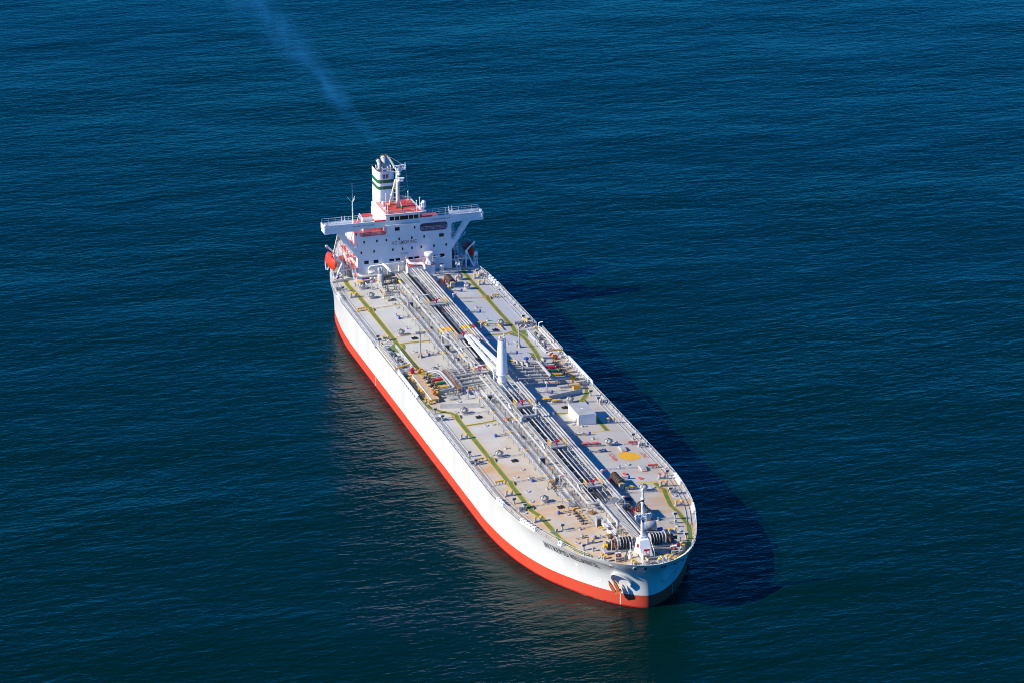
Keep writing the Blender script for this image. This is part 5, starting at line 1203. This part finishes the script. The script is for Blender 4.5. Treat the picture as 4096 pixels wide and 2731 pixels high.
def windlass(y0, s, x=68.9):
    """s = +1 builds the port set (chain wheel outboard on +y)"""
    g = MB(); z = dz(x, 3.5); yc = s*4.4; g.box((x, yc, z+.15), (2.6, 7.4, .3)); w_ = P("windlass", g, "grey")
    R0 = 1.25; zc = z+1.55
    for i in range(5):
        y = s*(2.1+i*.62); g = MB(); g.rev((x, y, zc), [(R0*.5, -.03), (R0, -.03), (R0, .03), (R0*.5, .03)], 20, 0, True, 'y'); g.build("flange", "pipe", w_)
        if i < 4: g = MB(); g.rev((x, y+s*.31, zc), [(R0*.88, -.27), (R0*.92, 0), (R0*.88, .27)], 16, 0, True, 'y'); g.build("rope_drum", "black", w_)
    g = MB(); g.torus((x, s*5.25, zc), 1.35, .13, 'y', 22, 6); g.rev((x, s*5.25, zc), [(.3, -.2), (.45, 0), (.3, .2)], 10, 0, True, 'y')
    for a in range(0, 360, 60): g.tube([(x, s*5.25, zc), (x+1.3*math.cos(R(a)), s*5.25, zc+1.3*math.sin(R(a)))], .09, 5)
    g.build("brake_wheel", "pipe", w_)
    g = MB(); g.box((x-.1, s*1.5, z+.9), (1.3, .5, 1.6)); g.build("bearing_stand", "grey", w_)
    g = MB(); g.rev((x, s*5.95, zc), [(.5, -.45), (1.0, -.4), (.72, -.1), (.72, .1), (1.0, .4), (.5, .45)], 14, 0, True, 'y'); g.build("chain_wheel", "rust", w_)
    g = MB(); g.box((x-.2, s*6.8, z+1.0), (1.4, .8, 1.7), 0, 0); g.rev((x, s*7.6, z+1.2), [(.35, -.45), (.48, -.4), (.3, 0), (.48, .4)], 12, 1, True, 'y'); g.box((x-.55, s*6.45, z+1.75), (.9, .7, .9), .3, 2)
    g.tube([(x+.6, s*6.4, z+.2), (x+.6, s*6.4, z+2.2), (x+.1, s*6.4, z+2.6)], .12, 6, 2); g.build("gearbox", ["dark", "yellow" if s < 0 else "dark", "grey"], w_)
    g = MB(); g.rev((x-1.8, s*5.9, z+2.3), [(.1, -.45), (.6, -.35), (.6, .3), (.4, .45)], 12, 0, True, 'y'); g.build("hood", "soot", w_) if s < 0 else None
    # chain to the stopper, stopper with cage
    g = MB()
    for i in range(13):
        t = i/12; xx = x+.9+t*2.9; zz = z+1.9-1.25*t; g.torus((xx, s*(5.95+.15*t), zz), .2, .07, 'y' if i % 2 else 'z', 8, 4)
    g.build("chain", "rust", w_)
    cx, cy = 73.0, s*6.05; zc2 = dz(cx, cy); g = MB(); g.box((cx, cy, zc2+.55), (1.3, 1.1, 1.1), .3*s, 0); g.tube([(cx-.7, cy-.6, zc2+1.25), (cx-.5, cy+.7, zc2+1.35)], .2, 7, 1); g.rev((cx+.2, cy, zc2+.9), [(.3, 0), (.25, .3), (.1, .4)], 10, 2)
    g.rail([(cx+.9, cy-.9, zc2), (cx+1.2, cy, zc2), (cx+.7, cy+1.0, zc2)], 1.0, 2, .06, .9, 1); P("chain_stopper", g, ["dark", "white", "scarlet"])
windlass(-4, -1); windlass(4, 1)
g = MB(); z = dz(72.2, 7.0); g.rev((72.1, 7.0, z+1.5), [(.1, -.2), (.28, -.1), (.28, .3), (.1, .4)], 10, 0, True, 'y'); g.tube([(72.1, 5.9, z+1.45), (72.1, 6.9, z+1.5)], .13, 6, 1); P("brake_handle", g, ["scarlet", "pipe"])

# ------------------------------------------------------------------ bow: mast house, foremast, stowage tank
def foremast():
    x, y = 71.2, -.35; z = dz(72.5, 0); g = MB()
    a = [(74.3, -1.75, z), (74.3, .95, z), (70.3, .95, z), (70.3, -1.75, z)]; b = [(72.7, -1.35, z+3.0), (72.7, .65, z+3.0), (70.6, .65, z+3.0), (70.6, -1.35, z+3.0)]
    g.add(a+b, [(4, 5, 6, 7), (0, 1, 5, 4), (1, 2, 6, 5), (2, 3, 7, 6), (3, 0, 4, 7)]); g.box((71.3, -.35, z+3.2), (.9, .9, .5))
    g.tube([(x, y, z+3), (x, y, z+8.5)], .36, 10, r1=.30); g.tube([(x, y, z+8.5), (x, y, z+13.6)], .27, 10, r1=.2)
    m = P("foremast", g, "white")
    g = MB(); g.box((75.1, -.9, z+.55), (1.1, 1.5, 1.1), 0, 0); g.box((75.68, -.9, z+.55), (.04, 1.2, .7), 0, 1); g.rail([(75.6, -1.6, z+1.1), (75.6, -.2, z+1.1), (74.4, -.2, z+1.1)], 1.0, 3, .05, .7); g.box((75.7, -.9, z+2.15), (.25, 1.2, .3), 0, 2); g.tube([(75.2, -.9, z+1.1), (75.2, -.9, z+1.9)], .12, 6, 3); g.build("bell_stand", ["cream", "tan", "scarlet", "anch"], m)
    g = MB(); g.box((72.4, -1.78, z+1.9), (.5, .2, .7), 0, 0); g.build("fire_box", "scarlet", m)
    g = MB(); g.tube([(75.4, .9, z), (75.2, .9, z+1.4), (73.0, .95, z+2.7), (72.7, .8, z+3.3)], .07, 5); g.build("railing", "white", m)
    g = MB(); zz = z+7.8; g.box((x+.2, y+.05, zz), (1.2, 3.4, .12)); g.rail([(x+.8, y-1.7, zz), (x+.8, y+1.75, zz)], .7, 2, .05, .7)
    for dy, hh in ((-1.7, .9), (-1.1, .6), (1.2, .7), (1.75, .9)): g.tube([(x+.3, y+dy, zz), (x+.3, y+dy, zz+hh)], .08, 5)
    g.tube([(x+.3, y+1.5, zz+.9), (x+.3, y+.2, zz+1.9)], .05, 4); g.build("platform", "white", m)
    for dy, dzz, mm in ((-1.45, .45, "white"), (-.8, .5, "white"), (.75, .45, "white"), (1.4, .45, "white"), (2.1, .1, "grey"), (-1.5, -.2, "white")):
        g = MB(); g.rev((x+.7, y+dy, zz+dzz), [(.2, -.2), (.34, .15), (.34, .24)], 10, 0, True, 'x'); g.build("floodlight", mm, m)
    g = MB(); g.rev((x+.55, y-.1, z+7.0), [(.2, -.3), (.34, .1), (.34, .25)], 12, 0, True, 'x'); g.rev((x+.81, y-.1, z+7.0), [(.28, 0), (.2, .03)], 12, 1, True, 'x'); g.build("searchlight", ["white", "blue"], m)
    g = MB(); g.rev((x, y, z+10.6), [(.3, 0), (.42, .1), (.42, .25), (.3, .35)], 12, 0); g.rev((x, y, z+11.0), [(.3, 0), (.3, .55)], 12, 1); g.rev((x, y, z+11.55), [(.42, 0), (.42, .2), (.3, .3)], 12, 0); g.rev((x, y, z+13.4), [(.2, 0), (.3, .15), (.3, .45), (.1, .6)], 10, 0); g.tube([(x, y, z+14), (x, y, z+16.5)], .03, 3); g.build("mast_light", ["white", "dark"], m)
    g = MB()
    for e in (.35, .75): g.tube([(x+.25, y+e, z+3), (x+.2, y+e, z+10)], .035, 4)
    for i in range(22): g.box((x+.23, y+.55, z+3.2+i*.31), (.04, .4, .04))
    for zz2 in (4.2, 5.3): g.torus((x+.3, y+.9, z+zz2), .24, .05, 'x', 10, 4)
    g.build("ladder", "white", m)
    g = MB()
    for q in ((66.5, -9), (66.5, 8.5), (76, -3.5), (76, 3.2)): g.tube([(x, y, z+10.4), (q[0], q[1], dz(*q)+.3)], .016, 3)
    g.build("stay_wire", "dark", m)
foremast()
g = MB(); z = dz(62.2, 4); g.rev((62.3, 4.2, z+1.35), [(.9, -1.5), (1.05, -1.4), (1.05, 1.4), (.9, 1.5)], 22, 0, True, 'y')
for y in (3.1, 5.2): g.box((62.3, y, z+.35), (1.4, .25, .7), 0, 1)
g.rev((62.5, 6.6, z+.4), [(.4, -.55), (.4, .55)], 12, 2, True, 'y'); P("hydraulic_tank", g, ["grey", "dark", "blue"])
g = MB()
for y in (2.2, 3.4, 4.6, 5.8): g.box(dk(64.6, y, .4), (.2, .9, .7), 0, 0)
g.tube([dk(64.4, 1.6, .9), dk(64.4, 6.4, .9)], .1, 5, 0); g.tube([dk(64.9, 1.6, .5), dk(64.9, 7.0, .5)], .1, 5, 0); P("hydraulic_pipe", g, "pipe")
g = MB(); z = dz(73.4, -3.9); g.rev((73.2, -3.6, z), [(.4, 0), (.4, .7), (.24, .8), (.24, 1.3), (.45, 1.4), (.45, 1.6)], 12); g.tube([(73.2, -3.6, z+1.5), (73.2, -3.6, z+3.6)], .09, 6, 1); P("vent_post", g, ["cream", "white"])
for y in (-1.7, 2.4):       # rails and steps at the stem
    g = MB(); z = dz(76.6, y); g.box((76.4, y, z+.5), (.9, .5, .1)); g.rail([(77.3, y-.5, z), (75.9, y-.5, z)], 1.25, 4, .05, .7); g.rail([(77.3, y+.5, z), (75.9, y+.5, z)], 1.25, 4, .05, .7); P("bow_platform", g, "white")
for y in (-1.0, 1.6):
    g = MB(); z = dz(76.8, y); g.box((76.8, y, z+.45), (.5, .9, .9), 0, 0); g.rev((76.8, y, z+.9), [(.4, 0), (.4, .2), (.2, .3)], 10, 1); P("stem_roller", g, ["grey", "yellow"])
for x, y in ((55.2, -14.6), (60.4, -10.6), (58.2, 10.8)):
    g = MB(); g.tube([dk(x, y+.6, .3), dk(x+.2, y-.8, .3)], .1, 5); g.box(dk(x, y+.8, .4), (.6, .5, .8)); P("air_pipe", g, "grey")

# ------------------------------------------------------------------ pump-room casing, vents and piping in front of the house
def front():
    g = MB(); g.box((-115.1, 3.6, 12.5), (3.0, 7.3, 2.6), 0, 0); g.box((-115.1, 3.6, 13.85), (3.0, 7.3, .1), 0, 1); g.box((-113.58, 3.0, 12.4), (.06, 1.6, 1.9), 0, 0); pc = P("pump_room_casing", g, ["white", "reddeck"])
    for pts in (((-113.7, 0, 13.9), (-113.7, 4.4, 13.9)), ((-113.7, 5.2, 13.9), (-113.7, 7.2, 13.9), (-116.4, 7.2, 13.9))): g = MB(); g.rail(pts, 1, 3, .045, 1.1); g.build("railing", "white", pc)
    g = MB(); g.rail([(-113.7, -.05, 11.7), (-115.2, -.05, 13.9)], 1.1, 3, .05, .8); g.rail([(-113.7, 4.5, 11.8), (-114.8, 4.5, 13.9)], 1.1, 3, .05, .8); g.build("stair", "white", pc)
    g = MB(); x, y = -114.7, 5.9; g.rev((x, y, 13.9), [(.95, 0), (.72, .4), (.72, 2.1), (1.15, 2.15), (1.18, 2.2), (1.18, 3.0), (1.05, 3.1)], 20, 0); g.rev((x, y, 17.0), [(1.02, 0), (.9, .06)], 20, 1); 
    for a in range(0, 360, 60): g.prism([(x+.7*math.cos(R(a)), y+.7*math.sin(R(a)), 13.9), (x+1.15*math.cos(R(a)), y+1.15*math.sin(R(a)), 13.9), (x+.7*math.cos(R(a)), y+.7*math.sin(R(a)), 14.9)], (.05, .05, 0))
    P("ventilator", g, ["white", "cream"])
    g = MB(); x, y = -114.4, 9.2; z = dz(x, y); g.rev((x, y, z), [(.55, 0), (.55, 1.7), (.75, 1.75), (.75, 2.4), (.65, 2.45)], 16, 0); g.rev((x, y, z+2.45), [(.6, 0), (.1, .1)], 12, 1); P("ventilator", g, ["white", "rust"])
    g = MB(); x, y = -114.7, -9.4; z = dz(x, y); g.rev((x, y, z), [(.5, 0), (.42, .5), (.42, 1.9), (.95, 2.0), (.95, 2.35), (.8, 2.4)], 16, 0); g.rev((x, y, z+2.4), [(.7, 0), (.1, .06)], 12, 1); g.tube([(x-.8, y+1.0, z), (x-.8, y+1.0, z+2.2)], .1, 6); P("ventilator", g, ["white", "tan"])
    def pp(pts, r, m="pipe", name="service_pipe", band=None):
        g = MB(); g.tube(pts, r, 8); P(name, g, m)
    pp([(-116.2, -9.9, 11.3), (-116.2, -9.9, 13.7), (-116.2, -9.4, 14.2), (-116.2, -5.6, 14.35), (-116.2, -.4, 14.6)], .17, "white")
    pp([(-116.2, -6.0, 14.4), (-115.2, -5.9, 14.5), (-112.2, -4.9, 13.6), (-111.6, -4.7, 13.1), (-111.6, -4.7, 12.0)], .36, "white")
    pp([(-116.3, .6, 14.8), (-116.3, 3.8, 15.0), (-116.3, 9.4, 15.1)], .12, "white"); pp([(-116.3, 7.4, 14.6), (-116.3, 11.0, 14.75)], .14, "white")
    pp([(-115.6, .3, 15.2), (-114.6, .6, 14.6), (-114.0, 2.2, 14.4), (-113.6, 3.6, 14.5), (-113.0, 4.2, 14.2), (-112.6, 4.3, 13.2)], .4, "white")
    g = MB(); g.torus((-115.9, .3, 15.4), .4, .1, 'x', 16, 6, (0,)); P("hose_ring", g, "grey")
    pp([(-115.5, -13.0, 12.7), (-114.0, -12.6, 12.6), (-113.3, -11.8, 12.6), (-113.1, -8.3, 12.7)], .42, "grey"); pp([(-115.7, -13.3, 12.9), (-115.2, -13.0, 12.2)], .5, "scarlet", "loading_valve")
    g = MB(); x, y = -109.8, -8.3; z = dz(x, y); g.rev((x, y, z), [(.85, 0), (.9, .3), (.9, 2.7), (.6, 3.0), (.3, 3.05)], 20, 0); g.box((x-.0, y-.9, z+1.9), (.55, .06, .45), 0, 1); g.box((x+.45, y-.8, z+1.2), (.5, .06, .4), .5, 1)
    for yy in (-.35, .3): g.tube([(x, y+yy, z+2.9), (x, y+yy, z+4.0), (x-.3, y+yy, z+4.4), (x-.9, y+yy, z+4.2), (x-1.2, y+yy, z+3.4)], .26, 8, 0)
    P("deck_water_seal", g, ["grey", "amber"])
    pp([(-109.7, -7.4, 13.0), (-109.4, -6.5, 12.7), (-109.2, -5.4, 12.9), (-109.0, -4.4, 13.1)], .33)
    g = MB()
    for i in range(7):
        y = -7.4+i*.55; g.tube([(-111.4, y, 11.6), (-111.4, y, 12.6+.25*(i % 3)), (-108.4, y, 12.5+.25*(i % 3))], .1, 5, i % 2)
    for x in (-111.5, -110.2, -108.6):
        for y in (-7.4, -5.8, -4.3): g.box((x, y, 12.3), (.12, .12, 1.6), 0, 0)
    g.box((-110.0, -5.9, 13.1), (3.2, 3.2, .08), 0, 0); P("pump_skid", g, ["dark", "pipe"])
    for x0, y0, y1, z in ((-108.3, -14.5, -12.2, 0), (-107.6, -11.0, -8.6, 0), (-111.6, -14.6, -14.6, 0)):
        g = MB(); g.rail([dk(x0, y0), dk(x0, y1), dk(x0-2.4, y1)], 1.05, 3, .055, 1.1); P("guard_rail", g, "white")
    for x, y in ((-112.2, -13.2), (-112.9, -11.2), (-113.2, -12.5)):
        g = MB(); g.box(dk(x, y, .9), (1.2, 1.5, .18), 0, 0); g.rail([dk(x+.7, y-.7), dk(x+.7, y+.7)], 1, 2, .05, .7, 1); P("yellow_step", g, ["yellow", "white"])
    g = MB(); g.box(dk(-113.6, -11.6, .7), (1.3, 1.9, 1.4), .2, 0); g.box(dk(-113.0, -12.8, .5), (.9, .7, 1.0), .2, 1); P("covered_machine", g, ["blue", "amber"])
    # derrick post with hose, boxes on the front wall
    g = MB(); g.tube([(-113.4, -2.9, 11.6), (-115.0, -2.0, 14.0)], .22, 7, 0); g.rev((-113.5, -2.9, 12.0), [(.3, 0), (.3, .4)], 10, 1); P("stowed_jib", g, ["cream", "scarlet"])
    g = MB(); g.box((-116.55, -1.1, 12.9), (.25, 1.1, 1.2)); g.box((-116.55, -3.3, 12.6), (.2, 1.2, .8)); P("wall_box", g, "cream")
    # small catwalk and piping on the starboard quarter of the rack
    g = MB(); g.rail([(-104.6, -10.2, 12.3), (-98.4, -10.2, 12.3)], 1, 3, .05, 1.2, 0); g.box((-101.4, -9.7, 12.2), (6.4, 1.0, .08), 0, 1)
    for i in range(5): g.box((-104+i*1.4, -9.7, 11.8), (.1, .9, .8), 0, 1)
    P("catwalk", g, ["cream", "tan"])
    for i in range(6):
        g = MB(); x = -104.6+i*1.2; g.tube([(x, -8.4, 11.4), (x, -8.4, 12.2), (x+.3, -6.2, 12.3), (x+.3, -6.2, 11.5)], .12, 5); g.rev((x, -8.4, 12.1), [(.2, 0), (.2, .3), (.06, .35), (.06, .6)], 8); P("drain_pipe", g, "pipe" if i % 2 else "dark")
    for i in range(5):
        g = MB(); x = -113.2+i*.9; g.tube([(x, 7.2, 12.1), (x-.4, 11.6, 11.9)], .09, 5); P("service_pipe", g, "white" if i % 2 else "pipe")
front()

# ------------------------------------------------------------------ quarter decks: davits, stands
for s in (-1, 1):
    for x in (-117.0, -125.4):
        g = MB(); g.tube([(x, s*18.6, 11.2), (x, s*16.6, 15.6)], .24, 6); g.tube([(x, s*16.3, 15.4), (x, s*18.9, 17.9)], .24, 6); g.tube([(x, s*16.5, 11.2), (x, s*16.5, 15.5)], .2, 6); g.box((x, s*18.7, 17.7), (.5, .5, .5)); g.tube([(x, s*18.7, 17.5), (x, s*18.5, 16.9)], .07, 4); g.tube([(x, s*18.9, 11.3), (x, s*19.1, 13.5)], .14, 5)
        P("davit", g, "white")
    g = MB(); g.box((-121.2, s*16.4, 13.5), (9.2, 1.6, .14), 0, 0); g.rail([(-116.6, s*17.2, 13.55), (-125.8, s*17.2, 13.55)], 1, 3, .05, 1.3, 0); g.rail([(-116.6, s*17.2, 13.55), (-116.6, s*15.6, 13.55)], 1, 3, .05, .8, 0); P("boat_platform", g, "white")
    g = MB(); g.rail([(-116.8, s*19.6, 11.0), (-122, s*18.6, 11.0), (-131, s*16.4, 11)], 1.05, 3, .05, 1.5); P("guard_rail", g, "white")
    for x, y, sx, sy, sz, m in ((-118.4, 14.6, .8, .9, 1.6, "pipe"), (-119.0, 17.6, 1.2, .8, .8, "blue"), (-119.6, 15.9, .9, .9, 1.1, "cream"), (-121, 17.9, 1.0, 1.0, 1.0, "pipe"), (-124, 15.0, 2.0, 1.2, 1.5, "white")):
        g = MB(); z = dz(x, y)+.5; g.box((x, s*y, z+sz/2), (sx, sy, sz)); g.box((x+sx/2+.02, s*y, z+sz/2), (.05, sy*.7, sz*.6)); P("deck_locker", g, m)
g = MB()
for x in (-117.8, -116.6):
    for y in (18.7, 19.6): g.tube([(x, y, 11), (x+(-117.2-x)*.4, y+(19.15-y)*.3, 14.1)], .07, 4)
for z in (12, 13): g.rail([(-117.6, 18.8, z), (-116.8, 19.5, z)], .1, 1, .05, 1)
g.box((-117.2, 19.15, 14.15), (1.2, 1.2, .1)); g.box((-117.2, 19.15, 14.7), (.9, .9, .9)); P("light_stand", g, "white")
g = MB(); g.tube([(-123.4, -17.6, 15.0), (-123.4, -16.2, 20.4), (-123.4, -15.8, 22.4)], .28, 4)
for i in range(14): g.box((-123.0, -17.4+.115*i, 15.6+.46*i), (.06, .5, .06), 0, 1)
g.tube([(-122.9, -17.0, 15.2), (-122.9, -15.4, 22.3)], .07, 4); g.rev((-123.4, -17.6, 11), [(.4, 0), (.4, 4.2)], 10); P("provision_crane", g, ["cream", "dark"])

# ------------------------------------------------------------------ things that stand on, hang from or lie on the ship
def lifeboat(y, label):
    s = 1 if y > 0 else -1; root = tag(empty("lifeboat", (-121.3, y, 13.2)), label, "lifeboat", "lifeboats hanging in the davits")
    secs = []; n = 14
    for i in range(13):
        t = -1+2*i/12; w_ = 1.35*(1-abs(t)**2.6*.96); k = 1-abs(t)**2.9*.35; kz = .75*abs(t)**3
        secs.append((4.1*t, w_, kz, k))
    def shell(z0, z1, top):
        g = MB(); vs = []; m = 9
        for x, w_, kz, k in secs:
            for j in range(m):
                a = math.pi*j/(m-1)
                if top: yy = -w_*math.cos(a)*(1 if j in (0, m-1) else .97); zz = 1.7+math.sin(a)**.75*1.9*k
                else: yy = -w_*math.cos(a)*(.98 if j in (0, m-1) else .9); zz = 1.72-(1.72-kz)*math.sin(a)**.8
                vs.append((x, yy, zz))
        fs = [(i*m+j, (i+1)*m+j, (i+1)*m+j+1, i*m+j+1) for i in range(len(secs)-1) for j in range(m-1)]
        g.add(vs, fs if not top else [f[::-1] for f in fs], 0, True); return g
    shell(0, 1, False).build("boat_hull", "orange", root); shell(0, 1, True).build("canopy", "orange", root)
    g = MB(); vs = [(x, e*(w_+.05), 1.7+h) for x, w_, kz, k in secs for e, h in ((-1, -.08), (-1, .08))]; 
    for e in (-1, 1): g.tube([(x, e*(w_+.02), 1.72) for x, w_, kz, k in secs], .08, 5)
    g.build("fender", "orange", root)
    g = MB(); g.box((1.6, 0, 3.5), (1.1, .9, .5)); g.build("conning_tower", "orange", root)
    for x, yy in ((2.16, 0),): g = MB(); g.box((x, yy, 3.55), (.04, .6, .26)); g.build("window", "glass", root)
    for x in (-2, -.8, .4): 
        for e in (-1, 1): g = MB(); g.box((x, e*1.17, 2.5), (.5, .06, .28), 0); g.build("window", "glass", root)
    g = MB(); g.box((3.35, 0, 2.2), (.5, .5, .5)); g.tube([(3.4, 0, 2.4), (3.4, 0, 3.3)], .07, 5); g.tube([(-3.4, 0, 2.4), (-3.4, 0, 3.2)], .07, 5); g.build("hook", "white", root)
lifeboat(-18.5, "sunlit orange lifeboat hanging beside the accommodation block, left in the photo")
lifeboat(18.5, "shaded dark red orange lifeboat behind the white davit arm, right of the accommodation block")
# white shelter box on the port side deck
def deck_box():
    z = dz(-5, 11.5)-.15; root = tag(empty("deck_box", (-5.1, 11.6, z)), "large plain white box standing on the grey deck beside the pipe rack", "container")
    g = MB(); x, y, h = 3.95, 2.05, 2.55
    a = [(-x, -y, 0), (x, -y, 0), (x, y, 0), (-x, y, 0)]; b = [(-x, -y, h), (x, -y, h), (x, y, h), (-x, y, h)]
    g.add(a+b, [(0, 1, 5, 4), (1, 2, 6, 5), (2, 3, 7, 6), (3, 0, 4, 7)]); g.build("wall", "white", root)
    g = MB(); g.box((0, 0, h+.03), (2*x+.06, 2*y+.06, .08)); g.build("roof", "pipe", root)
    g = MB()
    for q in ((x+.02, y), (x+.02, -y), (-x, y)): g.box((q[0], q[1], h/2), (.1, .1, h))
    g.box((x-.45, -y-.04, h*.45), (.1, .06, h*.9)); g.tube([(x-.3, -y-.12, h*.9), (x-.3, -y-.12, .2)], .05, 5); g.build("corner_post", "cream", root)
    g = MB(); g.box((0, 0, h+.09), (.5, .5, .06)); g.build("lifting_plate", "white", root)
deck_box()
def lifebuoy(x, y, z, label, ax='x'):
    g = MB(); g.torus((0, 0, 0), .36, .11, ax, 16, 6, (0, 1)); o = g.build("lifebuoy", ["scarlet", "white"]); o.location = (x, y, z); tag(o, label, "lifebuoy", "lifebuoys on the rails")
lifebuoy(-116.3, -18.0, 11.9, "red and white lifebuoy on the rail below the sunlit lifeboat")
lifebuoy(-66.9, -17.6, H+1.25, "red and white lifebuoy by the near accommodation ladder, starboard rail")
lifebuoy(-66.8, 17.4, H+1.25, "red and white lifebuoy by the far side ladder, nearer the yellow bar")
lifebuoy(-67.6, 16.2, H+1.0, "dull red lifebuoy on the rail end beside the green patch, far side")
g = MB(); g.box((0, 0, .35), (1.3, .9, .7), .2); g.box((.3, .5, .6), (.7, .5, .5), .5); g.box((-.4, -.3, .8), (.6, .5, .3), .9)
o = g.build("tarpaulin_bundle", "anch"); o.location = dk(-7.7, -6.0, 0); tag(o, "bright orange tarpaulin bundle lying beside the catwalk at the green crossing", "bundle")
g = MB()
for i in range(4): g.box((0, -.6+.4*i, .28), (1.7, .22, .1))
for e in (-.7, 0, .7): g.box((e, 0, .16), (.14, 1.5, .14))
o = g.build("wooden_pallet", "rust"); o.location = dk(49.4, -4.0, .02); o.rotation_euler[2] = .3; tag(o, "brown wooden pallet lying on deck under the forward pipe bend", "pallet")
def rope_heap(x, y, label, n=7):
    g = MB()
    random.seed(int(x*10))
    for i in range(n): g.torus((random.uniform(-.6, .6), random.uniform(-.5, .5), .12+.06*i), random.uniform(.35, .7), .1, 'z', 12, 5)
    o = g.build("rope_heap", "rust"); o.location = dk(x, y, 0); tag(o, label, "rope")
rope_heap(49.8, 4.3, "heap of rusty brown rope lying by the forward mooring winch")
g = MB(); g.tube([(0, 0, .05), (.7, .3, .05), (1.1, -.2, .05), (1.8, .1, .05), (2.3, -.3, .05), (2.0, -1.0, .05)], .06, 5)
o = g.build("rope", "dark"); o.location = dk(74.6, -3.2, .02); tag(o, "loose dark rope lying on the bow deck in front of the mast house", "rope")
